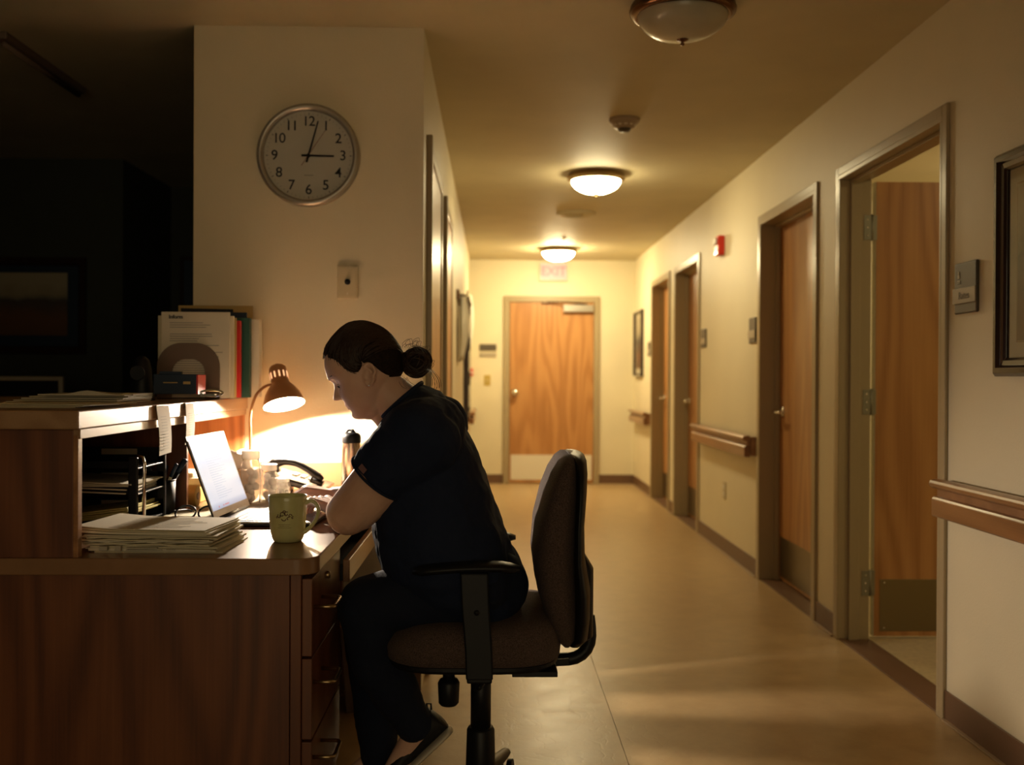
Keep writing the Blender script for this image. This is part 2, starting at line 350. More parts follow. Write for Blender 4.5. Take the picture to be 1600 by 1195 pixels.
def frame_mb(a, b, x, s, wall=WT, face=.055, proud=.013):
    """hollow metal frame round an opening a..b on a wall plane x; s=-1 when the corridor lies at smaller x"""
    f = MB(); X0, X1 = sorted((x+s*proud, x-s*wall))
    f.box(X0, X1, a-.02, a, 0, HI); f.box(X0, X1, b, b+.02, 0, HI); f.box(X0, X1, a-.02, b+.02, HI, HI+.02)
    F0, F1 = sorted((x+s*proud, x+s*.0005))
    f.box(F0, F1, a-face, a-.018, 0, HO); f.box(F0, F1, b+.018, b+face, 0, HO); f.box(F0, F1, a-.018, b+.018, HI+.018, HO)
    return f
def stop_mb(a, b, x0, x1):
    return MB().box(x0, x1, a, a+.016, 0, HI).box(x0, x1, b-.016, b, 0, HI).box(x0, x1, a+.016, b-.016, HI-.016, HI)
def lever(px, py, pz, parent, s=-1, dirY=1):
    """lever handle on a face x=px pointing to s; bar runs along y"""
    h = MB().lathe([(0, 0), (.030, 0), (.030, .006), (.024, .012), (.012, .014)], (px, py, pz), (s, 0, 0), 24)
    h.cyl((px+s*.01, py, pz), (px+s*.052, py, pz), .010, .009, 16)
    h.tube([(px+s*.052, py-dirY*.012, pz), (px+s*.054, py+dirY*.02, pz), (px+s*.054, py+dirY*.075, pz-.002), (px+s*.048, py+dirY*.115, pz-.004)], [.010, .0105, .009, .008], 12)
    return h.build('lever_handle', 'chrome', parent, smooth=True)
def closed_door(name, i, a, b, leaf_x=.105, kick='kick_dark'):
    t = thing(name, None, None, (XR, (a+b)/2, 0), kind='structure')
    frame_mb(a, b, XR, -1).build('door_frame', 'frame', t, bevel=.003)
    stop_mb(a, b, XR+.075, XR+leaf_x-.002).build('door_stop', 'frame', t, bevel=.002)
    lf = MB().box(XR+leaf_x, XR+leaf_x+.044, a+.004, b-.004, .012, HI-.004).build('door_leaf', 'oak', t, bevel=.002)
    lf.location.y += 0
    MB().box(XR+leaf_x-.002, XR+leaf_x, a+.03, b-.03, .03, .255).build('kick_plate', kick, t, bevel=.0008)
    lever(XR+leaf_x, b-.075, .965, t, -1, -1)
    MB().box(XR-.002, XR+WT, a, b, .0, .004).build('threshold', 'base', t)
    return t
closed_door('door_2', 2, *doorsR[1]); closed_door('door_3', 3, *doorsR[2]); closed_door('door_4', 4, *doorsR[3])
# open door (door_1): leaf hinged on the far jamb and swung 90 degrees into the side room
a, b = doorsR[0]
t = thing('door_1', None, None, (XR, (a+b)/2, 0), kind='structure')
frame_mb(a, b, XR, -1).build('door_frame', 'frame', t, bevel=.003)
stop_mb(a, b, XR+.034, XR+.078).build('door_stop', 'frame', t, bevel=.002)
lf = MB().box(XR+.155, XR+1.145, b+.012, b+.056, .012, HI-.006).build('door_leaf', 'oak', t, bevel=.002)
MB().box(XR+.152, XR+.155, b+.014, b+.054, .012, HI-.006).build('door_edge', 'paper2', t)
kp = MB().box(XR+.18, XR+1.12, b+.010, b+.012, .035, .265).build('kick_plate', 'kick_dark', t, bevel=.0008)
sc = MB()
for sx in (.2, .45, .65, .85, 1.1):
    for sz in (.05, .25): sc.ell((XR+sx, b+.0095, sz), (.004, .0015, .004), n=10, m=6)
sc.build('screw', 'chrome', kp, smooth=True)
for z in (.25, 1.05, 1.82):
    h = MB().box(XR+.095, XR+.128, b-.0025, b, z-.055, z+.055).box(XR+.134, XR+.158, b+.009, b+.012, z-.055, z+.055).build('hinge', 'hinge', t, bevel=.0008)
    MB().cyl((XR+.133, b+.004, z-.058), (XR+.133, b+.004, z+.058), .0065, n=14).build('hinge_pin', 'hinge', h, smooth=True)
    q = MB()
    for zz in (-.035, 0, .035): q.ell((XR+.112, b-.003, z+zz), (.004, .0012, .004), n=10, m=6)
    q.build('screw', 'chrome', h, smooth=True)
MB().box(XR-.002, XR+.03, a, b, 0, .006).box(XR+.03, XR+WT, a, b, 0, .003).build('threshold', 'base', t, bevel=.001)
# end door (door_5)
t = thing('door_5', None, None, (.64, YE, 0), kind='structure')
x0, x1 = .178, 1.098
f = MB().box(x0-.06, x0, YE-.03, YE-.0005, 0, HI+.01).box(x1, x1+.06, YE-.03, YE-.0005, 0, HI+.01).box(x0, x1, YE-.03, YE-.0005, HI-.055, HI+.01)
f.build('door_frame', 'frame', t, bevel=.004)
MB().box(x0+.003, x1-.003, YE-.016, YE-.001, .012, HI-.058).build('door_leaf', 'oak', t, bevel=.002)
MB().box(x0+.02, x1-.02, YE-.019, YE-.016, .045, .315).build('kick_plate', 'kick', t, bevel=.001)
c = MB().box(.76, 1.085, YE-.075, YE-.017, 1.865, 1.945).build('door_closer', 'steel', t, bevel=.006)
MB().tube([(1.02, YE-.06, 1.95), (.80, YE-.11, 1.966), (.58, YE-.03, 1.972)], .009, 8).box(.52, .62, YE-.04, YE-.017, 1.955, 1.972).build('closer_arm', 'bronze', c)
h = MB().lathe([(0, 0), (.04, 0), (.04, .008), (.016, .012), (.014, .035), (.030, .045), (.034, .060), (.026, .074), (0, .078)], (.242, YE-.016, .992), (0, -1, 0), 24)
h.build('door_knob', 'chrome', t, smooth=True)
# left corridor wall: two flush doors opening into the corridor (door_6, door_7)
def left_door(name, a, b, recess, hinge):
    t = thing(name, None, None, (XL, (a+b)/2, 0), kind='structure')
    f = MB().box(XL, XL+.022, a-.055, a, 0, HO).box(XL, XL+.012, b, b+.055, 0, HO).box(XL, XL+.012, a, b, HI, HO)
    f.build('door_frame', 'frame', t, bevel=.003)
    MB().box(XL, XL+.006, a+.003, b-.003, .012, HI-.003).build('door_leaf', 'oak', t, bevel=.0015)
    MB().box(XL+.006, XL+.008, a+.03, b-.03, .03, .255).build('kick_plate', 'kick_dark', t)
    for z in (.25, 1.0, 1.78):
        hg = MB().cyl((XL+.012, a+.012, z-.06), (XL+.012, a+.012, z+.06), .008, n=12).box(XL+.006, XL+.009, a+.012, a+.05, z-.055, z+.055)
        hg.build('hinge', 'hinge', t, smooth=False)
    lever(XL+.006, b-.08, .965, t, 1, -1)
left_door('door_6', 4.01, 4.93, 0, True)
left_door('door_7', 5.33, 6.20, 0, True)
# side room ceiling cornice line seen above the open leaf
MB().box(XR+WT, 4.5, 6.72, 6.8, HC-.08, HC).build('trim_1', 'ceil', kind='structure', bevel=.01)

# ================================================================== CEILING THINGS
def dome(name, y, lit, label):
    t = thing(name, label, 'ceiling light', (.642, y, HC), 'ceiling dome lights')
    MB().lathe([(.0, 0), (.150, 0), (.172, -.004), (.178, -.014), (.176, -.022), (.182, -.027), (.180, -.036), (.170, -.044), (.160, -.048), (.150, -.044)], (.642, y, HC), (0,0,1), 56).build('rim', 'bronze' if not lit else 'nickel', t, smooth=True)
    pr = [(.154*math.cos(k/12*PI/2), -.042-.084*math.sin(k/12*PI/2)) for k in range(13)]
    MB().lathe(pr, (.642, y, HC), (0,0,1), 56).build('glass_bowl', ('domelit2' if y > 9 else 'domelit') if lit else 'glassoff', t, smooth=True)
    MB().lathe([(0, -.146), (.006, -.144), (.008, -.139), (.004, -.134), (.011, -.131), (.020, -.127), (.021, -.122), (.012, -.118)], (.642, y, HC), (0,0,1), 24).build('finial', 'bronze' if not lit else 'nickel', t, smooth=True)
dome('ceiling_dome_light', 3.49, False, 'unlit frosted dome ceiling light with bronze rim, nearest the camera')
dome('ceiling_dome_light', 6.42, True, 'glowing dome ceiling light, middle one of the hallway row')
dome('ceiling_dome_light', 10.10, True, 'glowing dome ceiling light, farthest one, in front of the exit sign')
t = thing('smoke_detector', 'round smoke detector on the hallway ceiling behind the unlit dome light', 'smoke detector', (.645, 5.06, HC))
MB().lathe([(0, 0), (.075, 0), (.076, -.010), (.070, -.020), (.062, -.024), (.050, -.042), (.034, -.046), (0, -.047)], (.645, 5.06, HC), (0,0,1), 36).build('housing', 'tin', t, smooth=True)
MB().lathe([(0, -.064), (.022, -.063), (.030, -.056), (.032, -.046)], (.645, 5.06, HC), (0,0,1), 28).build('sensor_cap', 'plaque', t, smooth=True)
v = MB()
for k in range(12):
    an = 2*PI*k/12; v.obox((.645+.055*math.cos(an), 5.06+.055*math.sin(an), HC-.034), (.006, .016, .007), rot('Z', math.degrees(an)))
v.build('vent_ribs', 'white', t)
t = thing('ceiling_vent', 'flat round vent on the hallway ceiling between the two lit domes', 'vent', (.64, 7.95, HC))
MB().lathe([(0, 0), (.15, 0), (.155, -.008), (.145, -.014), (.10, -.012), (0, -.010)], (.64, 7.95, HC), (0,0,1), 36).build('cover_plate', 'ceil', t, smooth=True)
for r in (.05, .09, .125): MB().tube([(.64+r*math.cos(k/24*2*PI), 7.95+r*math.sin(k/24*2*PI), HC-.014) for k in range(25)], .003, 6, cap=False).build('vent_ring', 'ceil', t)
t = thing('fire_sprinkler', 'small metal sprinkler head on the ceiling before the farthest dome', 'sprinkler', (.645, 9.37, HC))
MB().lathe([(0, 0), (.035, 0), (.033, -.006), (.012, -.009), (.010, -.02), (0, -.02)], (.645, 9.37, HC), (0,0,1), 20).build('escutcheon', 'bronze', t, smooth=True)
MB().tube([(.633, 9.37, HC-.02), (.630, 9.37, HC-.035), (.638, 9.37, HC-.05)], .002, 6).tube([(.657, 9.37, HC-.02), (.660, 9.37, HC-.035), (.652, 9.37, HC-.05)], .002, 6).build('arm', 'bronze', t)
MB().lathe([(0, -.05), (.016, -.05), (.016, -.052), (0, -.052)], (.645, 9.37, HC), (0,0,1), 20).build('deflector', 'bronze', t)
# office fluorescent strip
t = thing('strip_light', 'unlit strip light on the dark office ceiling', 'ceiling light', (-1.84, 4.2, HC))
MB().box(-1.865, -1.815, 3.85, 4.6, HC-.03, HC).build('housing', 'brownmetal', t, bevel=.006)
MB().cyl((-1.84, 3.88, HC-.040), (-1.84, 4.57, HC-.040), .011, n=14).build('tube', 'brownmetal', t, smooth=True)

# ================================================================== RIGHT WALL THINGS
def handrail(label, y0, y1, grp='wooden handrails'):
    t = thing('handrail', label, 'handrail', (XR, (y0+y1)/2, .75), grp)
    def prof(x0, pts, y0, y1): return [[(XR-x, y, z) for x, z in pts] for y in (y0, y1)]
    low = [(.035, .694), (.066, .694), (.070, .700), (.070, .752), (.063, .760), (.050, .762), (.035, .762)]
    mid = [(.035, .762), (.052, .762), (.052, .788), (.035, .788)]
    top = [(.033, .788), (.052, .786), (.068, .788), (.078, .796), (.080, .806), (.074, .815), (.060, .819), (.040, .819), (.033, .812)]
    MB().rings(prof(0, low, y0, y1)).build('lower_board', 'rail', t, bevel=.002)
    MB().rings(prof(0, mid, y0+.004, y1-.004)).build('groove_strip', 'desk_x', t)
    MB().rings(prof(0, top, y0, y1)).build('grip', 'rail', t, bevel=.002)
    n = max(2, int((y1-y0)/.7)+1)
    for k in range(n):
        yy = y0+.10+(y1-y0-.20)*k/(n-1)
        MB().box(XR-.036, XR, yy-.02, yy+.02, .71, .80).build('bracket', 'bronze', t, bevel=.004)
    for e in (y0, y1): MB().box(XR-.034, XR, e-.004, e+.004, .700, .812).build('end_return', 'desk_x', t, bevel=.002)
handrail('wooden handrail on the right wall nearest the camera, beside the open door', .3, 3.395)
handrail('wooden handrail on the right wall under the red fire alarm', 5.945, 7.55)
handrail('short wooden handrail at the far end of the right wall', 9.93, 11.02)
t = thing('handrail', 'end of a wooden handrail on the far left wall, beyond the hanging gown', 'handrail', (XL, 10.5, .75), 'wooden handrails')
MB().box(XL+.035, XL+.075, 9.9, 11.05, .70, .76).build('lower_board', 'rail', t, bevel=.004)
MB().box(XL+.033, XL+.085, 9.9, 11.05, .785, .82).build('grip', 'rail', t, bevel=.010)
for y_ in (10.0, 10.9): MB().box(XL, XL+.036, y_, y_+.04, .71, .80).build('bracket', 'bronze', t)

def plaque(label, y0, y1, z0, z1, word=None):
    t = thing('room_plaque', label, 'sign', (XR, (y0+y1)/2, (z0+z1)/2), 'room number plaques'); h = z1-z0
    MB().box(XR-.010, XR, y0, y1, z0, z1).build('backing_plate', 'plaque', t, bevel=.014 if word else .006, seg=4)
    MB().box(XR-.014, XR-.0095, y0+.002, y1+.004, z0+h*.20, z0+h*.50).build('name_strip', 'plaquel', t, bevel=.001)
    if word:
        text('lettering', word, .034, 'plaque', R_RIGHT, (XR-.0145, (y0+y1)/2, z0+h*.345), t)
        q = MB()
        for dy, dz, w, hh in ((.0, .0, .012, .012), (0, -.014, .020, .004), (0, -.021, .020, .003), (.0, .012, .008, .008)): q.box(XR-.0115, XR-.0095, y1-.034+dy-w/2, y1-.034+dy+w/2, z1-.045+dz-hh/2, z1-.045+dz+hh/2)
        q.build('pictogram', 'plaquel', t)
plaque('grey room plaque with pale name strip on the right wall beside the open door', 3.212, 3.368, 1.365, 1.532, 'Rates')
plaque('small room plaque left of the closed door that is nearest the open one', 5.945, 6.095, 1.36, 1.512)
plaque('small room plaque on the right wall below and left of the fire alarm', 7.345, 7.515, 1.375, 1.512)
plaque('tiny room plaque left of the farthest door on the right wall', 9.95, 10.10, 1.37, 1.51)
t = thing('fire_alarm', 'red fire alarm horn high on the right hallway wall', 'alarm', (XR, 6.84, 2.04))
MB().box(XR-.045, XR, 6.775, 6.895, 1.975, 2.105).build('housing', 'alarm', t, bevel=.008)
MB().box(XR-.062, XR-.045, 6.80, 6.87, 2.045, 2.09).build('strobe_lens', 'white', t, bevel=.006)
q = MB()
for k in range(4): q.box(XR-.048, XR-.045, 6.79, 6.88, 1.986+k*.012, 1.992+k*.012)
q.build('horn_grille', 'artdark', t)
t = thing('wall_outlet', 'small ivory socket plate low on the right wall under the handrail', 'outlet', (XR, 6.74, .41))
MB().box(XR-.006, XR, 6.70, 6.785, .355, .470).build('cover_plate', 'plate_i', t, bevel=.003)
for z in (.388, .437): MB().box(XR-.009, XR-.006, 6.722, 6.762, z-.015, z+.015).build('socket', 'white', t, bevel=.003)

def picture_right(label, y0, y1, z0, z1, fw, near):
    t = thing('framed_picture', label, 'picture', (XR, (y0+y1)/2, (z0+z1)/2), 'framed pictures')
    # moulding: stepped profile mitred round the rectangle
    def loop(ins, x): return [(XR-x, y0+ins, z0+ins), (XR-x, y1-ins, z0+ins), (XR-x, y1-ins, z1-ins), (XR-x, y0+ins, z1-ins)]
    m = MB(); m.rings([loop(0, .0), loop(0, .022), loop(fw*.18, .034), loop(fw*.45, .034), loop(fw*.6, .024), loop(fw*.85, .022), loop(fw, .016), loop(fw, .004)], cap=False)
    m.build('frame', 'artdark', t, bevel=.001)
    MB().box(XR-.006, XR, y0+fw*.9, y1-fw*.9, z0+fw*.9, z1-fw*.9).build('mat_board', 'mat_board', t)
    g = .105 if near else .09
    m = MB(); 
    m.box(XR-.008, XR-.006, y0+g-.006, y1-g+.006, z0+g-.006, z1-g+.006); m.build('fillet', 'artgold', t)
    o = MB().box(XR-.009, XR-.008, y0+g, y1-g, z0+g, z1-g).build('print', art_mat('print_'+str(near), near), t)
    if near: MB().box(XR-.0125, XR-.0115, y0+fw*.9, y1-fw*.9, z0+fw*.9, z1-fw*.9).build('glass', 'pane', t)
def art_mat(name, near):
    m, N, L, b = new_mat(name); tc = N.new('ShaderNodeTexCoord'); sp = N.new('ShaderNodeSeparateXYZ'); L.new(tc.outputs['Generated'], sp.inputs[0])
    n = N.new('ShaderNodeTexNoise'); n.inputs['Scale'].default_value = 4; n.inputs['Detail'].default_value = 5; L.new(tc.outputs['Generated'], n.inputs['Vector'])
    a = N.new('ShaderNodeMath'); a.operation = 'MULTIPLY_ADD'; a.inputs[1].default_value = .35; L.new(n.outputs['Fac'], a.inputs[0]); L.new(sp.outputs['Z'], a.inputs[2])
    cr = N.new('ShaderNodeValToRGB'); e = cr.color_ramp.elements; L.new(a.outputs[0], cr.inputs[0])
    e[0].position = .15; e[0].color = (.12, .055, .02, 1); e[1].position = 1.0; e[1].color = (.42, .36, .24, 1)
    for p, c in ((.45, (.16, .07, .03)), (.72, (.07, .055, .04)), (.80, (.22, .19, .13)), (.86, (.34, .28, .18))): k = e.new(p); k.color = (*c, 1)
    L.new(cr.outputs[0], b.inputs['Base Color']); b.inputs['Roughness'].default_value = .6
    return m
def pane_mat():
    m, N, L, b = new_mat('picture_glass'); b.inputs['Base Color'].default_value = (1,1,1,1); b.inputs['Roughness'].default_value = .03
    b.inputs['Transmission Weight'].default_value = 1; b.inputs['IOR'].default_value = 1.2
    return m
M['pane'] = pane_mat()
picture_right('dark framed landscape print on the right wall at the edge of the photo', 2.40, 3.065, 1.160, 1.825, .055, True)
picture_right('small framed picture at the far end of the right wall', 10.42, 10.98, 1.17, 1.86, .035, False)

# ================================================================== END WALL AND LEFT WALL THINGS
t = thing('exit_sign', 'glowing exit sign with red letters above the end door', 'sign', (.652, YE, 2.30))
MB().box(.502, .803, YE-.05, YE-.001, 2.205, 2.40).build('sign_housing', 'white', t, bevel=.006)
MB().box(.515, .790, YE-.053, YE-.05, 2.218, 2.387).build('lit_face', 'exitw', t)
text('letters', 'EXIT', .135, 'exitr', R_FRONT, (.652, YE-.054, 2.302), t, bold=.004)
t = thing('wall_plaque', 'two-tone plaque on the end wall left of the door', 'sign', (-.05, YE, 1.44))
MB().box(-.145, .038, YE-.012, YE, 1.445, 1.515).build('upper_plate', 'plaque', t, bevel=.003)
MB().box(-.145, .038, YE-.010, YE, 1.375, 1.425).build('lower_plate', 'plaquel', t, bevel=.003)
t = thing('light_switch', 'brass toned light switch plate on the end wall under the plaque', 'switch', (-.06, YE, 1.12))
MB().box(-.095, -.025, YE-.006, YE, 1.065, 1.18).build('cover_plate', 'mustard', t, bevel=.003)
MB().box(-.066, -.054, YE-.016, YE-.006, 1.11, 1.135).build('toggle', 'plate_i', t, bevel=.002)
t = thing('pull_station', 'small red fire pull box at the far left corner of the end wall', 'alarm', (-.235, YE, 1.21))
MB().box(-.256, -.216, YE-.03, YE, 1.17, 1.25).build('housing', 'alarm', t, bevel=.004)
MB().box(-.25, -.222, YE-.038, YE-.03, 1.195, 1.215).build('pull_bar', 'white', t, bevel=.002)
# hanging gown + board + narrow cabinet on the left wall
t = thing('wall_hook_rail', 'dark coat hook rail high on the left hallway wall', 'hook rail', (XL, 7.9, 1.72))
MB().box(XL, XL+.02, 7.2, 8.6, 1.70, 1.77).build('board', 'bronze', t, bevel=.004)
for y in (7.3, 7.75, 8.2, 8.5): MB().tube([(XL+.02, y, 1.74), (XL+.06, y, 1.73), (XL+.075, y, 1.745), (XL+.075, y, 1.77)], .006, 8).build('hook', 'bronze', t, smooth=True)
def cloth_strip(name, label, cat, y0, y1, z0, z1, depth, m):
    R = []
    for i in range(15):
        u = i/14; z = z1+(z0-z1)*u; ring = []
        w = (.25+.75*min(1, u*2.2))*(1-.15*u)
        for j in range(28):
            a = 2*PI*j/28; yy = (y0+y1)/2+(y1-y0)/2*w*math.cos(a); xx = XL+.012+depth*(.5+.5*math.sin(a))*(.35+.65*math.sin(PI*min(1, .15+u*.8)))*(1+.22*math.sin(a*5+u*5))
            ring.append((xx, yy, z+.02*math.sin(j*1.3)*(u > .95)))
        R.append(ring)
    return tag(MB().rings(R).build(name, m, smooth=True), label, cat)
cloth_strip('hanging_gown', 'pale cloth gown hanging on the left hallway wall', 'gown', 7.25, 7.75, 1.28, 1.76, .060, 'cast')
t = thing('wall_rack', 'dark upright leaflet rack on the left wall beyond the gown', 'rack', (XL, 9.2, 1.3))
MB().box(XL, XL+.05, 8.95, 9.00, .80, 1.86).box(XL, XL+.05, 9.55, 9.60, .80, 1.86).box(XL, XL+.05, 9.0, 9.55, 1.82, 1.86).box(XL, XL+.05, 9.0, 9.55, .80, .84).build('frame', 'artdark', t, bevel=.004)
for z in (.88, 1.20, 1.52): MB().box(XL+.01, XL+.045, 9.0, 9.55, z, z+.2).build('leaflet_pocket', 'paper2', t, bevel=.004)
cloth_strip('hanging_towel', 'white towel hanging near the far end of the left wall', 'towel', 9.75, 10.10, 1.40, 1.95, .05, 'cast')

# clock wall
cx, cz, cr = atY(483.5, 244.5, YF).x, atY(483.5, 244.5, YF).z, .187
t = thing('wall_clock', 'large round grey-rimmed wall clock showing three o\'clock', 'clock', (cx, YF, cz))
MB().lathe([(0, 0), (cr-.006, 0), (cr, .008), (cr+.0, .030), (cr-.006, .040), (cr-.013, .043), (cr-.022, .038), (cr-.024, .028), (cr-.024, .012)], (cx, YF, cz), (0,-1,0), 72).build('rim', mat('clock_rim_silver', (.40, .38, .33), .3, .6), t, smooth=True)
MB().lathe([(0, .013), (cr-.023, .013), (cr-.023, .011)], (cx, YF, cz), (0,-1,0), 72).build('dial', mat('dial_white', (.62, .58, .49), .6), t)
for i in range(12):
    an = rad(30*(i+1)); r = .1245
    text('numeral', str(i+1), .051, 'ink', R_FRONT, (cx+r*math.sin(an), YF-.0138, cz+r*math.cos(an)), t, depth=.0002, bold=.0004, font_x=.9)
tk = MB()
for i in range(60):
    an = rad(6*i); big = i % 5 == 0; r0, r1, w = (.148, .156, .0022) if big else (.1495, .1545, .0008)
    tk.obox((cx+(r0+r1)/2*math.sin(an), YF-.0136, cz+(r0+r1)/2*math.cos(an)), (w, .0006, r1-r0), rot('Y', math.degrees(an)))
tk.build('minute_marks', 'ink', t)
def hand(name, ang, l0, l1, w0, w1, d, m):
    an = rad(ang); s, c = math.sin(an), math.cos(an)
    P = lambda r, w: (cx+r*s+w*c, cz+r*c-w*s)
    q = [P(-l0, -w0), P(-l0, w0), P(l1, w1), P(l1, -w1)]
    MB().rings([[(x, YF-d, z) for x, z in q], [(x, YF-d-.001, z) for x, z in q]]).build(name, m, t)
hand('hour_hand', 91, .026, .092, .0042, .0032, .017, 'ink')
hand('minute_hand', 15.5, .026, .130, .0038, .0024, .020, 'ink')
hand('second_hand', 34, .045, .108, .0008, .0006, .023, mat('second_hand_red', (.25, .03, .02), .4))
MB().lathe([(0, .026), (.006, .026), (.006, .013)], (cx, YF, cz), (0,-1,0), 20).build('hub', 'ink', t)
MB().box(cx-.017, cx+.017, YF-.0135, YF-.013, cz-.0725, cz-.070).build('dial_mark', 'inkgrey', t)
gl, N_, L_, b_ = new_mat('clock_glass'); b_.inputs['Transmission Weight'].default_value = 1; b_.inputs['Roughness'].default_value = .02; b_.inputs['IOR'].default_value = 1.1; b_.inputs['Base Color'].default_value = (1,1,1,1)
MB().lathe([(0, .0335), (cr-.023, .0335), (cr-.023, .0325), (0, .0325)], (cx, YF, cz), (0,-1,0), 72).build('glass', gl, t)
# thermostat-like wall plate
p0 = atY(528, 415, YF); p1 = atY(560, 467, YF); mx_, mz_ = (p0.x+p1.x)/2, (p0.z+p1.z)/2
t = thing('wall_control_plate', 'ivory wall plate with a round black knob between the clock and the nurse', 'wall plate', (mx_, YF, mz_))
MB().box(p0.x, p1.x, YF-.016, YF, p1.z, p0.z).build('cover_plate', 'plate_i', t, bevel=.0025)
MB().box(p0.x+.006, p1.x-.006, YF-.018, YF-.016, p1.z+.006, p0.z-.006).build('face_plate', 'plate_i', t, bevel=.001)
MB().lathe([(0, .030), (.009, .029), (.011, .018), (.011, .016)], (mx_, YF, mz_), (0,-1,0), 24).build('knob', 'black', t, smooth=True)
MB().box(mx_-.002, mx_+.002, YF-.0195, YF-.018, p1.z+.014, p1.z+.022).build('pointer_mark', 'paper', t)
MB().ell((mx_, YF-.018, p0.z-.010), (.0022, .0012, .0022), n=10, m=6).build('screw', 'chrome', t, smooth=True)

# ================================================================== DARK OFFICE THINGS
t = thing('framed_picture', 'dark framed picture on the shadowy office wall at left', 'picture', (-2.7, 6.10, 1.56), 'framed pictures')
x0, x1, z0, z1 = -3.25, -2.40, 1.275, 1.845
def loopF(ins, d): return [(x0+ins, 6.10-d, z0+ins), (x1-ins, 6.10-d, z0+ins), (x1-ins, 6.10-d, z1-ins), (x0+ins, 6.10-d, z1-ins)]
MB().rings([loopF(0, 0), loopF(0, .025), loopF(.012, .034), (loopF(.03, .034)), loopF(.045, .02), loopF(.05, .004)], cap=False).build('frame', 'artdark', t)
MB().box(x0+.045, x1-.045, 6.09, 6.099, z0+.045, z1-.045).build('mat_board', 'navybd', t)
MB().box(x0+.12, x1-.11, 6.088, 6.09, z0+.11, z1-.09).build('print', art_mat('print_office', False), t)
t = thing('desktop_monitor', 'dark monitor with a pale bezel behind the counter at left', 'monitor', (-2.35, 5.0, .75))
MB().box(-2.65, -2.075, 4.98, 5.01, .80, 1.145).build('bezel', 'plaquel', t, bevel=.006)
MB().box(-2.63, -2.095, 4.974, 4.98, .82, 1.125).build('screen', 'black', t)
MB().box(-2.40, -2.33, 5.01, 5.05, .76, .95).box(-2.48, -2.25, 4.92, 5.12, .75, .762).build('stand', 'black', t, bevel=.004)
t = thing('office_table', 'table in the dark office carrying the monitor', 'table', (-2.6, 5.2, 0))
MB().box(-3.6, -1.75, 4.75, 5.75, .72, .75).build('table_top', 'desk_x', t, bevel=.003)
for xx in (-3.55, -1.80):
    for yy in (4.80, 5.70): MB().box(xx-.025, xx+.025, yy-.025, yy+.025, 0, .72).build('leg', 'bronze', t)
t = thing('notice_board', 'dark board on the office wall just left of the clock wall', 'board', (-1.95, 6.98, 1.7))
MB().box(-2.12, -1.4, 6.97, 7.0, 1.55, 1.96).build('frame', 'artdark', t, bevel=.004)
MB().box(-2.09, -1.43, 6.966, 6.97, 1.58, 1.93).build('panel', 'navybd', t)

# ================================================================== NURSE STATION
YD = 2.249; ZD = .75; XH = -.906
def rounded_slab(x0, x1, y0, y1, z0, z1, r, bev=.003):
    pts = [(x0, y0)] + [(x1-r+r*math.sin(k/24*PI/2), y0+r-r*math.cos(k/24*PI/2)) for k in range(25)] + [(x1, y1), (x0, y1)]
    return MB().rings([[(x, y, z) for x, y in pts] for z in (z0, z1)])
wt = t = thing('desk_worktop', 'long brown laminate worktop of the nurse station with a rounded corner', 'worktop', (-.9, 3.0, ZD))
rounded_slab(-1.75, -.385, YD, YF-.002, ZD-.037, ZD, .05).build('top_slab', 'lam', t, bevel=.003)
MB().box(XH, -.385, YF-.018, YF-.001, ZD, .838).build('backsplash', 'lam', t, bevel=.003)
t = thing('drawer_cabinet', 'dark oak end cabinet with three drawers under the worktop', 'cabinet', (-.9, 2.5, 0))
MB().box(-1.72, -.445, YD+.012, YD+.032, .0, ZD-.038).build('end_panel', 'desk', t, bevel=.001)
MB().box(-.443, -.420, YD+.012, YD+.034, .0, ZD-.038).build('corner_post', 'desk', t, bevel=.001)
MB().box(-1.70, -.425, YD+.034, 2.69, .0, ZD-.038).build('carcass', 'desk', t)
zt = [.705, .5275, .3435, .160]
for i in range(3):
    z1, z0 = zt[i]-.003, zt[i+1]+.003
    d = MB().box(-.419, -.397, YD+.020, 2.684, z0, z1).build('drawer', 'desk', t, bevel=.0015)
    zh = [.636, .468, .300][i]
    MB().tube([(-.397, 2.29, zh), (-.362, 2.29, zh), (-.352, 2.296, zh), (-.351, 2.305, zh), (-.351, 2.382, zh), (-.354, 2.392, zh), (-.362, 2.396, zh), (-.397, 2.396, zh)], .0045, 10).build('handle', 'nickel', d, smooth=True)
    if i == 0: MB().lathe([(0, .008), (.007, .0075), (.009, .004), (.009, 0)], (-.397, 2.475, .672), (1,0,0), 20).build('lock', 'nickel', d, smooth=True)
MB().box(-.425, -.405, YD+.034, 2.684, .0, .155).build('plinth', 'desk', t)
# pull-out pencil drawer in the knee space
pd = MB().box(-.392, -.374, 2.700, 3.36, .610, .668).build('keyboard_drawer', 'oak_y', wt, bevel=.002, label='pale oak front of the shallow drawer')
MB().box(-.72, -.392, 2.705, 3.355, .612, .620).box(-.72, -.392, 2.705, 2.715, .620, .655).box(-.72, -.392, 3.345, 3.355, .620, .655).build('drawer_box', 'blackmatt', pd)
MB().box(-.70, -.41, 2.694, 2.704, .640, .660).build('side_runner', 'steel', pd)
MB().box(-.90, -.54, 3.70, 3.74, 0, ZD-.038).build('support_panel', 'desk', wt)
MB().box(-1.72, -1.70, 2.72, 3.74, 0, ZD-.038).build('support_panel', 'desk', wt)
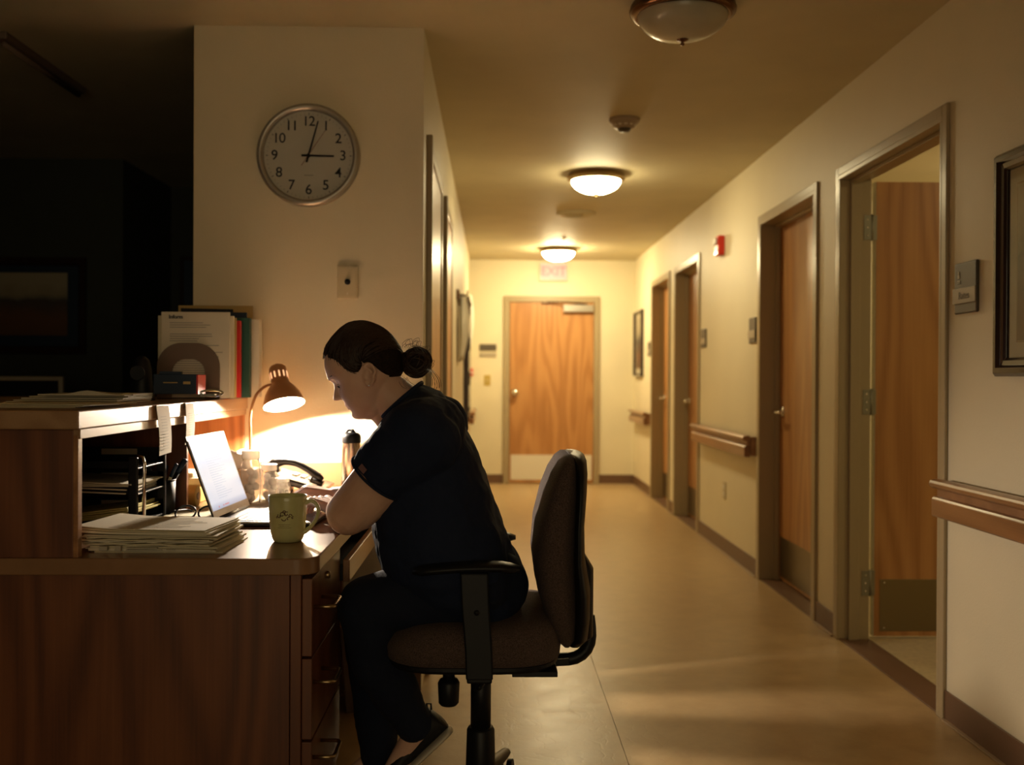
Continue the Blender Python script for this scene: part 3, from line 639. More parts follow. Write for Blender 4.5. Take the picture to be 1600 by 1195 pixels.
# low kickboard box seen under the chair
t = thing('waste_bin', 'small brown square bin standing at the wall under the worktop', 'bin', (-.40, 3.66, 0))
R = [[(-.40+dx*w, 3.60+dy*w, z) for dx, dy in ((-1,-1), (1,-1), (1,1), (-1,1))] for w, z in ((.095, 0), (.115, .30), (.118, .30), (.118, .312), (.108, .312), (.088, .01))]
MB().rings(R).build('body', 'brownmetal', t, bevel=.004)
MB().rings([[(-.40+dx*w, 3.60+dy*w, z) for dx, dy in ((-1,-1), (1,-1), (1,1), (-1,1))] for w, z in ((.119, .300), (.122, .300), (.122, .316), (.119, .316))], cap=False).build('rim_band', 'oak_y', t)

# hutch carrying the high transaction counter
t = thing('counter_hutch', 'oak hutch with open cubbies standing on the worktop', 'shelf unit', (-1.2, 3.0, ZD))
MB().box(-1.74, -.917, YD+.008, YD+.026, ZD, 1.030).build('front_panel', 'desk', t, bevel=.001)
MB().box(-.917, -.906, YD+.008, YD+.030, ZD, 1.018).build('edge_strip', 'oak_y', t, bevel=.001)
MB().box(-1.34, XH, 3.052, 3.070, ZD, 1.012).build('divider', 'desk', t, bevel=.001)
MB().box(-1.34, XH, 3.745, 3.766, ZD, 1.012).build('wall_end_panel', wood('hutch_lit_oak', (.30, .11, .035), (.44, .18, .06), (.54, .25, .09), 'Z', .4, bands=8, across=5, along=.4), t, bevel=.001)  # brighter than the other hutch oak: desk lamp light put into the colour
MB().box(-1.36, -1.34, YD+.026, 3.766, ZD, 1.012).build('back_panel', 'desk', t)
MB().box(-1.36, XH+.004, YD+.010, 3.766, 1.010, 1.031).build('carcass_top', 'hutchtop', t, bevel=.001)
t = thing('transaction_counter', 'high oak-toned transaction counter slab over the hutch', 'counter', (-1.3, 3.0, 1.05))
MB().box(-1.95, -.896, YD-.016, 3.768, 1.032, 1.073).build('slab', 'hutchtop', t, bevel=.003)
ZC = 1.073

# ---- on the counter
t = thing('file_sorter', 'brown metal sorter arch holding papers upright on the counter', 'file sorter', (-1.0, 3.5, ZC))
def arch(xc, hw, h, cut, ch, y, th, rr):
    def outl(w, h, r): return [(xc-w, ZC)] + [(xc-w+r-r*math.cos(k/10*PI/2), ZC+h-r*1.0+r*math.sin(k/10*PI/2)) for k in range(11)] + [(xc+w-r+r*math.sin(k/10*PI/2), ZC+h-r+r*math.cos(k/10*PI/2)) for k in range(11)] + [(xc+w, ZC)]
    o = outl(hw, h, rr); i = outl(cut, ch, cut*.8); n = len(o); m = MB(); v = [(x, yy, z) for yy in (y, y+th) for L_ in (o, i) for x, z in L_]
    F = []
    for k in range(n-1):
        F += [(k, k+1, n+k+1, n+k), (2*n+k, 3*n+k, 3*n+k+1, 2*n+k+1), (k, 2*n+k, 2*n+k+1, k+1), (n+k, n+k+1, 3*n+k+1, 3*n+k)]
    return m.add(v, F)
arch(-1.005, .103, .186, .054, .132, 3.40, .003, .08).build('front_arch', 'brownmetal', t)
MB().box(-1.108, -.902, 3.40, 3.72, ZC, ZC+.003).build('base_plate', 'brownmetal', t)
arch(-.985, .103, .186, .054, .132, 3.715, .003, .08).build('rear_arch', 'brownmetal', t)
def sheet(name, label, cat, x0, x1, y, z1, m, th=.004, tilt=0, grp='papers and folders in the sorter', z0=None):
    z0 = ZC+.004 if z0 is None else z0
    c = Vector(((x0+x1)/2, y, (z0+z1)/2)); o = MB().obox(c, (x1-x0, th, z1-z0), rot('Y', tilt)).build(name, m, bevel=.001)
    return tag(o, label, cat, grp)
pg = thing('printed_page', 'white printed page at the front of the sorter', 'paper', (-.985, 3.415, ZC), 'papers and folders in the sorter')
MB().box(-1.098, -.872, 3.412, 3.418, ZC+.004, 1.362).build('sheets', 'paper', pg, bevel=.001)
q = MB(); rr_ = random.Random(3)
for k in range(34):
    z = 1.325-.0075*k
    if k in (3, 4, 9): continue
    x0_ = -1.07 if k < 10 else -1.065; q.box(x0_, x0_+rr_.uniform(.09, .17), 3.4113, 3.412, z, z+.0022)
q.build('printed_lines', 'inkgrey', pg)
text('heading', 'Inform', .017, 'ink', R_FRONT, (-1.073, 3.4112, 1.345), pg, align='LEFT', bold=.0006)
sheet('paper_stack', 'sheaf of white pages behind the front printed page', 'paper', -1.112, -.862, 3.428, 1.350, 'paper2', .012)
sheet('red_tab_divider', 'thin index divider with a small red tab', 'divider', -1.08, -.858, 3.445, 1.345, 'manila', .004)
sheet('red_folder', 'bright red folder standing in the sorter', 'folder', -1.07, -.857, 3.50, 1.338, 'red', .022)
sheet('green_folder', 'dark green folder between red folder and white binder', 'folder', -1.06, -.835, 3.545, 1.350, 'green', .030)
sheet('navy_folder', 'navy folder with its top showing behind the green one', 'folder', -1.07, -.857, 3.585, 1.372, 'navybd', .012)
sheet('white_binder', 'off-white binder at the wall end of the sorter', 'binder', -1.06, -.820, 3.63, 1.350, 'paper', .045)
sheet('manila_folder', 'manila folder sticking up tallest at the back of the sorter', 'folder', -1.125, -.86, 3.685, 1.402, 'manila', .004)
sheet('dark_folder', 'black folder in front of the manila one', 'folder', -1.115, -.93, 3.672, 1.390, 'blackmatt', .004, tilt=1)
# dark box and tape dispenser
b = atY(243, 578, 3.1); c = atY(313, 612, 3.1)
t = thing('supply_box', 'dark blue printed carton in front of the file sorter', 'box', ((b.x+c.x)/2, 3.1, ZC))
MB().box(b.x, c.x-.006, 3.08, 3.16, ZC+.022, b.z-.012).build('carton', 'navybd', t, bevel=.002)
MB().box(c.x-.006, c.x-.001, 3.08, 3.16, ZC+.022, b.z-.014).build('red_end', 'red', t)
MB().box(b.x+.03, b.x+.042+.03, 3.0785, 3.08, ZC+.055, ZC+.058).box(c.x-.045, c.x-.024, 3.0785, 3.08, ZC+.052, ZC+.060).build('printed_mark', 'manila', t)
MB().box(b.x+.02, c.x-.05, 3.075, 3.09, b.z-.012, b.z-.004).build('lid_flap', 'navybd', t)
tc_ = atY(221, 600, 3.2)
t = thing('tape_dispenser', 'black tape dispenser in shadow left of the dark carton', 'tape dispenser', (tc_.x, 3.2, ZC))
R = [[(tc_.x+w*math.cos(a_), 3.2+w*.8*math.sin(a_), z) for a_ in [k/20*2*PI for k in range(20)]] for w, z in ((.040, ZC), (.040, ZC+.02), (.034, ZC+.05), (.030, ZC+.10), (.024, ZC+.125), (.010, ZC+.137), (.001, ZC+.139))]
MB().rings(R).build('body', 'black', t, smooth=True)
MB().cyl((tc_.x, 3.16, ZC+.085), (tc_.x, 3.168, ZC+.085), .022, n=24).build('tape_roll', 'blackmatt', t)
# flat papers
t = thing('paper_pile', 'flat pile of papers held by a clip on the counter', 'papers', (-1.15, 2.9, ZC))
for k in range(5):
    MB().obox((-1.165+.008*k, 2.92+.01*k, ZC+.0035+.005*k), (.30-.012*k, .24, .0032), rot('Z', -6+3*k)).build('sheet', 'paper2' if k % 2 else 'paper', t)
R = [[(-1.22+.02*i, 2.80+.2*j, ZC+.024+.012*math.exp(-((i-6)/2.2)**2)*(1-j)) for i in range(12)] + [(-1.22+.02*i, 2.80+.2*j, ZC+.022) for i in range(11, -1, -1)] for j in (0, .5, 1)]
MB().rings(R).build('curled_sheet', 'paper', t)
clx = atY(340, 616, 2.86).x
MB().tube([(clx+.03*math.cos(a_), 2.80+.006*math.sin(2*a_), ZC+.030+.008*math.sin(a_)) for a_ in [k/24*2*PI for k in range(25)]], .0028, 8).box(clx-.028, clx+.01, 2.79, 2.81, ZC+.020, ZC+.028).build('clip', 'chrome', t)
t = thing('loose_papers', 'thin loose papers lying flat near the front of the counter', 'papers', (-1.2, 2.5, ZC))
for k in range(3): MB().obox((-1.13+.03*k, 2.50+.02*k, ZC+.0018+.003*k), (.30, .21, .0022), rot('Z', 4-7*k)).build('sheet', 'paper2', t)
# receipts taped on the slab edge
def strip(label, x0, x1, ytop, ybot, sway):
    a_, b_ = [1600*.894/(773-x) for x in (x0, x1)]
    Yc = (a_+b_)/2; hz = abs(a_-b_)/2; z1 = ZC-.004; z0 = CAM_Z-(ybot-585)/1600*Yc
    R = []
    for i in range(9):
        u = i/8; z = z1+(z0-z1)*u; bow = .004+.005*math.sin(u*2.6) - (.006*u)
        R.append([(-.8935+bow, Yc-hz+sway*u, z), (-.8935+bow, Yc+hz+sway*u, z+.003*u), (-.8932+bow+.0006, Yc+hz+sway*u, z+.003*u), (-.8932+bow+.0006, Yc-hz+sway*u, z)])
    t = thing('paper_strip', label, 'paper strip', (-.893, Yc, 1.0), 'paper strips taped to the counter edge')
    s_ = MB().rings(R).build('strip', 'paper', t)
    q = MB()
    for k in range(12):
        z = z1-.03-(z1-z0-.04)*k/12; q.box(-.8895+-.001+.006*math.sin(min(1,(z1-z)/(z1-z0))*2.6), -.8888+-.001+.006*math.sin(min(1,(z1-z)/(z1-z0))*2.6), Yc-hz*.6+sway*(z1-z)/(z1-z0), Yc+hz*.3+sway*(z1-z)/(z1-z0), z, z+.0012)
    q.build('print', 'inkpale', t)
    MB().box(-.8955, -.8925, Yc-hz*.7, Yc+hz*.7, z1-.012, z1+.002).build('tape', 'plaque', t)
strip('longer paper strip hanging from the counter edge, left of the two', 248, 267, 637, 708, .035)
strip('shorter paper strip hanging from the counter edge, nearer the lamp', 293, 306, 637, 690, .01)

# ---- in the cubbies
t = thing('letter_tray', 'black three-tier letter tray full of papers in the near cubby', 'letter tray', (-1.10, 2.79, ZD))
X0, X1, Y0, Y1 = -1.30, -.935, 2.71, 2.935
for k, z in enumerate((ZD+.006, ZD+.084, ZD+.152)):
    tr = MB().box(X0, X1, Y0, Y1, z, z+.004).box(X0, X1, Y0, Y0+.004, z, z+.022).box(X0, X1, Y1-.004, Y1, z, z+.045).box(X0, X0+.004, Y0, Y1, z, z+.045)
    tray = tr.build('tray', 'black', t, bevel=.001)
    MB().box(-1.11, -1.01, Y1-.007, Y1-.004, z+.024, z+.040).build('label_holder', 'plaquel', tray)
    n = (5, 6, 0)[k]
    for j in range(n):
        MB().obox((X1-.150+random.uniform(-.008, .012), (Y0+Y1)/2-.005, z+.010+.0048*j), (.27, .215, .0035), rot('Z', random.uniform(-4, 4)) @ rot('Y', (-7, 2, 2)[k])).build('sheet', ('paper_y', 'paper', 'paper')[k], tray)
for yy in (Y0-.002, Y1+.002): MB().box(X1-.020, X1+.004, yy-.006, yy+.006, ZD, ZD+.185).build('post', 'black', t, bevel=.003)
MB().tube([(X1+.012, Y0+.02, ZD+.012), (X1+.013, Y0+.02, ZD+.165), (X1+.008, Y0+.022, ZD+.182), (X1-.008, Y0+.026, ZD+.186)], .005, 10).build('wire_riser', 'chrome', t, smooth=True)
pcx, pcy = -.963, 2.992
t = thing('pen_cup', 'black mesh pen cup beside the letter tray', 'pen cup', (pcx, pcy, ZD))
MB().lathe([(0, .002), (.038, .002), (.038, 0), (.040, 0), (.042, .098), (.040, .098), (.037, .004)], (pcx, pcy, ZD), (0,0,1), 28).build('cup', 'blackmatt', t, smooth=True)
MB().tube([(pcx+.042*math.cos(k/24*2*PI), pcy+.042*math.sin(k/24*2*PI), ZD+.098) for k in range(25)], .002, 8).build('rim_wire', 'black', t, smooth=True)
for k, (an, tl, col, nm, lb) in enumerate(((200, .17, 'navybd', 'pen', 'navy pen with a white clip section, leftmost in the pen cup'), (150, .165, 'ink', 'pen', 'black pen leaning left at the back of the pen cup'), (250, .158, 'paper', 'marker', 'white-barrelled marker in the pen cup'), (20, .175, 'black', 'marker', 'thick black marker leaning right in the pen cup'), (330, .165, 'paper2', 'pen', 'pale pen leaning right in the pen cup'), (90, .15, 'red', 'pencil', 'reddish pencil in the middle of the pen cup'), (300, .13, 'chrome', 'pen', 'short silver pen at the right of the pen cup'))):
    an = rad(an); b0 = Vector((pcx-.02*math.cos(an), pcy-.02*math.sin(an), ZD+.006)); b1 = Vector((pcx+.036*math.cos(an), pcy+.036*math.sin(an), ZD+.10)); d = (b1-b0).normalized(); e = b0+d*tl
    r = .0075 if nm == 'marker' else .0045
    p = thing(nm, lb, 'pen', b0, 'pens in the cup')
    MB().tube([b0, b0+d*.008, b0+d*(tl-.045)], [.001, r, r], 10).build('barrel', col, p, smooth=True)
    MB().tube([b0+d*(tl-.045), b0+d*(tl-.003), e], [r*1.15, r*1.15, r*.6], 10).build('cap', 'navybd' if col != 'chrome' else 'chrome', p, smooth=True)
# eyeglasses
g = atZ(308, 803, ZD+.014)
t = thing('eyeglasses', 'dark-rimmed eyeglasses lying behind the paper stack', 'glasses', g)
for s in (-1, 1):
    cxg = g.x+.032*s
    rm = MB().tube([(cxg+.028*math.cos(k/28*2*PI), g.y+.016*math.sin(k/28*2*PI), g.z+.004+.017*math.sin(k/28*2*PI)) for k in range(29)], .0028, 8).build('rim', 'black', t, smooth=True)
    MB().lathe([(0, -.0005), (.024, -.0005), (.024, .0005), (0, .0005)], (0, 0, 0), (0, -.8, .6), 20)
    MB().tube([(g.x+.06*s, g.y, g.z+.008), (g.x+.066*s, g.y+.01, g.z+.008), (g.x+.058*s, g.y+.10, g.z+.0), (g.x+.05*s, g.y+.125, g.z-.008)], .0022, 8).build('temple_arm', 'black', t, smooth=True)
MB().tube([(g.x-.008, g.y, g.z+.006), (g.x, g.y, g.z+.010), (g.x+.008, g.y, g.z+.006)], .002, 8).build('bridge', 'chrome', t, smooth=True)
# papers and cable on desk near glasses
t = thing('note_sheets', 'note sheets spread on the worktop under the eyeglasses', 'papers', (-.86, 2.9, ZD))
for k in range(3): MB().obox((-.875+.035*k, 2.86+.07*k, ZD+.001+.0015*k), (.16, .215, .0012), rot('Z', 24-17*k)).build('sheet', 'paper2', t)
# far cubby contents
t = thing('pad_stack', 'cream pads on a mustard box in the far cubby', 'stationery', (-.99, 3.3, ZD))
MB().box(-1.08, -.915, 3.22, 3.40, ZD, ZD+.055).build('mustard_box', 'mustard', t, bevel=.006, label='mustard coloured box')
MB().obox((-.995, 3.31, ZD+.068), (.15, .17, .022), rot('Z', 8)).build('pad', 'paper', t, bevel=.004)
MB().obox((-1.0, 3.32, ZD+.087), (.13, .15, .014), rot('Z', -5)).build('pad', 'paper2', t, bevel=.004)
t = thing('cream_roll', 'cream paper roll lying beside the pads', 'roll', (-.935, 3.15, ZD))
MB().cyl((-1.0, 3.15, ZD+.033), (-.90, 3.15, ZD+.033), .033, n=28).build('roll', 'mustard', t, smooth=False, bevel=.003)
MB().cyl((-.901, 3.15, ZD+.033), (-.8985, 3.15, ZD+.033), .012, n=20).build('core', 'plaque', t)

# ---- paper stack in front
t = thing('chart_stack', 'thick untidy stack of paper charts at the front of the worktop', 'paper stack', (-.76, 2.42, ZD))
rs = random.Random(11); z = ZD
for k in range(15):
    th = rs.choice((.0022, .003, .0042)); w = .29+.012*(k/15)
    dx = rs.uniform(-.008, .008)-.012*(k/15)+ (.010 if k < 4 else 0); dy = rs.uniform(-.006, .006)
    cxs, cys = -.765+dx, 2.425+dy; R = []
    an = rad(rs.uniform(-3.2, 3.2)-3)
    for i in range(9):
        u = i/8-.5; lift = .0
        if k > 8: lift = .014*max(0, (-u-.22))**1.0*(k-8)/4
        if 3 < k <= 8: lift = .003*math.sin(u*9+k)**2
        pts = []
        for (vv, zz) in ((-.5, 0), (.5, 0), (.5, th), (-.5, th)):
            X_, Y_ = u*w, vv*.215; pts.append((cxs+X_*math.cos(an)-Y_*math.sin(an), cys+X_*math.sin(an)+Y_*math.cos(an), z+zz+lift))
        R.append(pts)
    MB().rings(R).build('paper_sheaf', 'paper2' if rs.random() < .55 else 'paper', t); z += th+.0005
q = MB()
for k in range(9): q.box(-.88+.002*k, -.70+rs.uniform(-.04, .03), 2.345+.019*k, 2.3475+.019*k, z+.0002, z+.0006)
for (xa, xb, za, zb) in ((-.88, -.862, .757, .766), (-.845, -.832, .756, .768), (-.82, -.74, .7575, .7590), (-.82, -.75, .7620, .7635), (-.73, -.71, .758, .760)): q.box(xa, xb, 2.3085, 2.3155, za, zb)
q.build('printed_lines', 'inkpale', t)

# ---- mug
mp_ = atZ(445, 849, ZD); mx, my = mp_.x, mp_.y+.035
t = thing('coffee_mug', 'olive green ceramic mug with a brown crest on the worktop', 'mug', (mx, my, ZD))
R_ = .0465; H_ = .112
prof = [(0, .003), (.026, .002), (.030, 0), (.034, .002), (.0375, .010), (.0405, .022), (.0430, .042), (.0448, .070), (.0458, .100), (.0462, .110), (.0452, .112), (.0437, .110), (.043, .100), (.040, .070), (.036, .030), (.031, .010), (0, .008)]
MB().lathe(prof, (mx, my, ZD), (0,0,1), 56).build('cup_body', 'mug', t, smooth=True)
MB().lathe([(0, .092), (.0415, .092)], (mx, my, ZD), (0,0,1), 40).build('coffee', mat('coffee', (.06, .025, .010), .08), t)
hp = [(.041, .092), (.052, .098), (.064, .096), (.073, .084), (.074, .068), (.067, .050), (.056, .036), (.045, .026), (.036, .022)]
MB().tube(cat([(mx+a_, my-.004, ZD+b_) for a_, b_ in hp]), catr([.0075, .007, .0065, .0062, .006, .006, .0062, .007, .008]), 14, up=(0,1,0), sx=.75).build('handle', 'mug', t, smooth=True)
q = MB()
def mugpt(u, z, dr=.0004):
    r = np.interp(z, [0, .012, .035, .07, .1, .11], [.033, .0379, .0425, .0448, .0458, .0462])+dr; a_ = -PI/2+u/.042
    return (mx+r*math.cos(a_), my+r*math.sin(a_), ZD+z)
for (u0, z0_, r0, a0, a1) in ((-.004, .070, .007, 0, 6), (.005, .071, .006, 1, 7), (-.011, .066, .005, 2, 7.5), (.013, .067, .0045, 0, 5.5), (.001, .060, .007, 3.2, 6.2), (-.0165, .063, .003, 0, 5), (.019, .062, .003, 1, 6), (.000, .076, .004, 0, 6.3), (.009, .060, .004, 1, 5)):
    q.tube([mugpt(u0+r0*(1-.05*k)*math.cos(a0+(a1-a0)*k/14), z0_+r0*(1-.05*k)*math.sin(a0+(a1-a0)*k/14)) for k in range(15)], .0011, 5)
for zz, uw in ((.046, .014), (.042, .011), (.038, .016)): q.tube([mugpt(-uw+2*uw*k/16, zz) for k in range(17)], .0004, 4)
q.build('printed_crest', 'crest', t)

# ---- laptop
lap = thing('laptop', 'slim silver laptop open in front of the nurse', 'laptop', (-.73, 2.88, ZD))
A = Vector((-.738, 2.722, ZD)); ex = Vector((1, -.05, 0)).normalized(); ey = Vector((.05, 1, 0)).normalized(); Wd, Dp = .322, .262
def LP(x, y, z): return A + ex*x + ey*y + Vector((0, 0, z))
def slab3(m, x0, x1, y0, y1, z0, z1): 
    v = [LP(x, y, z) for z in (z0, z1) for y in (y0, y1) for x in (x0, x1)]
    return m.add(v, [(0,2,3,1), (4,5,7,6), (0,1,5,4), (2,6,7,3), (0,4,6,2), (1,3,7,5)])
slab3(MB(), 0, Dp, 0, Wd, .004, .0095).build('bottom_case', 'lapdark', lap, bevel=.002)
deck = slab3(MB(), 0, Dp, 0, Wd, .0095, .015).build('keyboard_deck', 'laptop', lap, bevel=.002)
for r_ in range(6):
    n = 14 if r_ < 5 else 9
    for k in range(n):
        w = .292/n; y0_ = .015+k*w
        slab3(MB(), .028+r_*.0195, .028+r_*.0195+.0165, y0_+.001, y0_+w-.001, .015, .0166).build('key', 'keys', deck)
slab3(MB(), .168, .245, .10, .215, .0148, .0153).build('touchpad', 'keys', lap)
tl = rad(20); up = Vector((0,0,1))*math.cos(tl)-ex*math.sin(tl); nrm = (ex*math.cos(tl)+Vector((0,0,1))*math.sin(tl)); H0 = LP(.006, 0, .017); HS = .236
def SP(y, h, d): return H0 + ey*y + up*h + nrm*d
def slabS(m, y0, y1, h0, h1, d0, d1):
    v = [SP(y, h, d) for d in (d0, d1) for h in (h0, h1) for y in (y0, y1)]
    return m.add(v, [(0,1,3,2), (4,6,7,5), (0,4,5,1), (2,3,7,6), (0,2,6,4), (1,5,7,3)])
slabS(MB(), 0, Wd, 0, HS, -.006, -.0008).build('screen_lid', 'lapdark', lap, bevel=.002)
slabS(MB(), .001, Wd-.001, .001, HS-.001, -.0008, 0).build('bezel', mat('bezel_silver', (.40, .37, .33), .4, .3), lap)
scr_m = bpy.data.materials.new('screen_glow'); scr_m.use_nodes = True; scr_m.node_tree.nodes['Principled BSDF'].inputs['Specular IOR Level'].default_value = .2; N = scr_m.node_tree.nodes; L = scr_m.node_tree.links; bb = N['Principled BSDF']
tcn = N.new('ShaderNodeTexCoord'); spn = N.new('ShaderNodeSeparateXYZ'); L.new(tcn.outputs['Generated'], spn.inputs[0]); crn = N.new('ShaderNodeValToRGB'); L.new(spn.outputs['Z'], crn.inputs[0])
e = crn.color_ramp.elements; e[0].position = .0; e[0].color = (.30, .36, .52, 1); e[1].position = 1; e[1].color = (.62, .74, .92, 1)
for p_, c_ in ((.06, (.42, .50, .66)), (.10, (.56, .63, .76)), (.55, (.62, .67, .78)), (.82, (.48, .62, .86)), (.93, (.42, .58, .84))): k_ = e.new(p_); k_.color = (*c_, 1)
L.new(crn.outputs[0], bb.inputs['Emission Color']); bb.inputs['Emission Strength'].default_value = SCREEN_E; bb.inputs['Base Color'].default_value = (.02, .02, .02, 1); bb.inputs['Roughness'].default_value = .3
slabS(MB(), .008, Wd-.008, .024, HS-.013, 0, .0006).build('screen', scr_m, lap)
mtx = mat('screen_text', (.02, .02, .02), .5, emit=(.40, .50, .66), estr=SCREEN_E)
mrd = mat('screen_icon', (.02, .02, .02), .5, emit=(.55, .25, .30), estr=SCREEN_E)
q = MB(); rs = random.Random(5)
for k in range(22):
    h = .190-.0066*k; slabS(q, .085, .085+rs.uniform(.06, .14), h, h+.0013, .0006, .0008)
slabS(q, .012, .31, .207, .209, .0006, .0008); slabS(q, .012, .20, .214, .2165, .0006, .0008)
q.build('screen_text', mtx, lap)
q = MB(); slabS(q, .10, .108, .028, .033, .0006, .0008); slabS(q, .115, .150, .029, .033, .0006, .0008); slabS(q, .06, .068, .028, .033, .0006, .0008); q.build('taskbar_icons', mrd, lap)
slabS(MB(), .158, .162, HS-.009, HS-.005, 0, .0005).build('webcam', 'black', lap)
MB().cyl(LP(.004, .04, .017), LP(.004, Wd-.04, .017), .006, n=14).build('hinge', 'lapdark', lap, smooth=True)
for y_ in (.02, Wd-.02): 
    for x_ in (.02, Dp-.02): MB().cyl(LP(x_, y_, 0), LP(x_, y_, .004), .006, n=12).build('foot', 'black', lap)

# ---- desk lamp
mc = atY(444, 632, 3.60); ax = Vector((.235, -.30, -.92)).normalized()
t = thing('desk_lamp', 'copper gooseneck desk lamp switched on beside the laptop', 'desk lamp', (-.85, 3.62, ZD))
neckc = mc - ax*.135
sh = [(.0, -.155), (.008, -.153), (.010, -.148), (.023, -.146), (.030, -.138), (.0315, -.128), (.031, -.085), (.033, -.078), (.046, -.062), (.060, -.040), (.068, -.018), (.073, 0)]
shade = MB().lathe(sh, mc, ax, 48)
inner = [(r-.0022, h+.001) for r, h in sh[5:]][::-1]
shade.build('shade', 'copper', t, smooth=True)
MB().lathe([(.073, 0), (.0715, .0005)] + inner[1:] + [(.0, -.13)], mc, ax, 48).build('shade_lining', 'shadein', t, smooth=True)
q = MB(); a_ = ax.orthogonal().normalized(); b_ = ax.cross(a_)
for k in range(12):
    an = 2*PI*k/12; rd = a_*math.cos(an)+b_*math.sin(an); c_ = mc - ax*.108 + rd*.0315; Rm = Matrix((rd, ax.cross(rd), ax)).transposed(); q.obox(c_, (.0012, .0050, .022), Rm)
q.build('vent_slots', mat('lamp_slot_glow', (.9, .6, .35), .5, emit=(1, .55, .28), estr=1.1), t)
blb = mc - ax*.056
MB().ell(blb, (.024, .024, .028), n=20, m=12).build('bulb', 'bulb', t, smooth=True)
stem = [(-.838, 3.56, ZD+.014), (-.838, 3.56, .95), (-.839, 3.56, 1.00), (-.834, 3.565, 1.045), (-.822, 3.575, 1.085), (-.804, 3.59, 1.108), (-.788, 3.60, 1.118), (-.772, 3.61, 1.122)]
sp_ = neckc - ax*-.045
MB().tube(cat(stem + [tuple(mc - ax*.088 - a_*0)]), .0048, 12).build('gooseneck', 'copper', t, smooth=True)
MB().lathe([(0, 0), (.068, 0), (.070, .006), (.064, .012), (.020, .017), (.008, .03), (0, .03)], (-.838, 3.56, ZD), (0,0,1), 40).build('base', 'copper', t, smooth=True)
ld = bpy.data.lights.new('desk_lamp_light', 'POINT'); ld.energy = LAMP_W; ld.color = (1, .82, .63); ld.shadow_soft_size = .016
lo = bpy.data.objects.new('bulb_light', ld); COL.objects.link(lo); lo.parent = t; lo.location = (mc - ax*.022) - Vector(t.location)

# ---- back of the worktop
tb = Vector((-.800, 3.235, ZD))
t = thing('tissue_box', 'patterned tissue box behind the laptop', 'tissue box', (tb.x, tb.y, ZD))
hx = .052; MB().box(tb.x-hx, tb.x+hx, tb.y, tb.y+.11, ZD, ZD+.105).build('box', 'tbox', t, bevel=.003)
q = MB(); rs = random.Random(4)
for k in range(7):
    u, z = tb.x-.04+.08*rs.random(), ZD+.015+.075*rs.random(); q.tube([(u+.007*math.cos(s_/10*2*PI), tb.y-.0005, z+.007*math.sin(s_/10*2*PI*1.3)) for s_ in range(11)], .0008, 5)
q.build('printed_pattern', 'crest', t)
R = []
for i in range(9):
    u = i/8; w = .045*(1+.4*u); R.append([(tb.x-.012-.035*u+w*math.cos(a_)*(1-.2*u), tb.y+.055+.018*math.sin(a_)*(1+.3*u)+.01*math.sin(3*a_), ZD+.104+.055*math.sin(u*1.7)+.008*math.sin(3*a_)*u) for a_ in [k/24*2*PI for k in range(24)]])
MB().rings(R).build('tissue', 'tissue', t, smooth=True)
def jar(x, y, r, h, label, n):
    t = thing('storage_jar', label, 'jar', (x, y, ZD), 'clear jars by the lamp')
    MB().lathe([(0, .001), (r*.9, 0), (r, .006), (r, h*.72), (r*.86, h*.80), (r*.82, h*.84), (r*.78, h*.84), (r*.80, h*.79), (r*.93, h*.70), (r*.93, .008), (0, .006)], (x, y, ZD), (0,0,1), 36).build('glass_body', 'jar', t, smooth=True)
    MB().lathe([(0, h), (r*.88, h), (r*.92, h*.985), (r*.92, h*.86), (r*.84, h*.84)], (x, y, ZD), (0,0,1), 36).build('lid', 'lid', t, smooth=False, bevel=.001)
    q = MB(); rs = random.Random(n)
    for k in range(16): 
        a_ = rs.uniform(0, 2*PI); d_ = rs.uniform(0, r*.58); q.ell((x+d_*math.cos(a_), y+d_*math.sin(a_), ZD+.018+rs.uniform(0, h*.55)), (.012, .012, .012), n=10, m=6)
    q.build('contents', 'cotton', t, smooth=True, kind='stuff')
jar(-.748, 3.185, .0300, .170, 'tall clear jar with white lid at the lamp stem', 1)
jar(-.700, 3.225, .0270, .125, 'medium clear jar of cotton beside the tissue box', 2)
jar(-.672, 3.290, .0250, .075, 'small clear jar next to the telephone', 3)
t = thing('telephone', 'dark desk telephone with its handset on the cradle', 'telephone', (-.67, 3.52, ZD))
def wedge(x0, x1, y0, y1, z0, za, zb): return MB().add([(x0, y0, z0), (x1, y0, z0), (x1, y1, z0), (x0, y1, z0), (x0, y0, za), (x1, y0, zb), (x1, y1, zb), (x0, y1, za)], [(3,2,1,0), (4,5,6,7), (0,1,5,4), (1,2,6,5), (2,3,7,6), (3,0,4,7)])
MB().add([(-.765, 3.44, ZD+.058), (-.575, 3.44, ZD+.003), (-.575, 3.66, ZD+.003), (-.765, 3.66, ZD+.058), (-.765, 3.44, ZD+.080), (-.560, 3.44, ZD+.022), (-.560, 3.66, ZD+.022), (-.765, 3.66, ZD+.080)], [(3,2,1,0), (4,5,6,7), (0,1,5,4), (1,2,6,5), (2,3,7,6), (3,0,4,7)]).build('base', 'phone', t, bevel=.006)
MB().box(-.755, -.70, 3.47, 3.63, ZD, ZD+.052).build('stand_foot', 'black', t, bevel=.004)
q = MB(); sl = math.degrees(math.atan2(.056, .2))
for i in range(4):
    for j in range(3): q.obox((-.60-.028*i, 3.56+.024*j, ZD+.036+.0078*i), (.017, .015, .006), rot('Y', sl))
q.build('keypad_buttons', 'plaquel', t, bevel=.001)
hs = [(-.755, .098), (-.735, .106), (-.70, .112), (-.66, .104), (-.62, .083), (-.59, .060), (-.575, .048)]
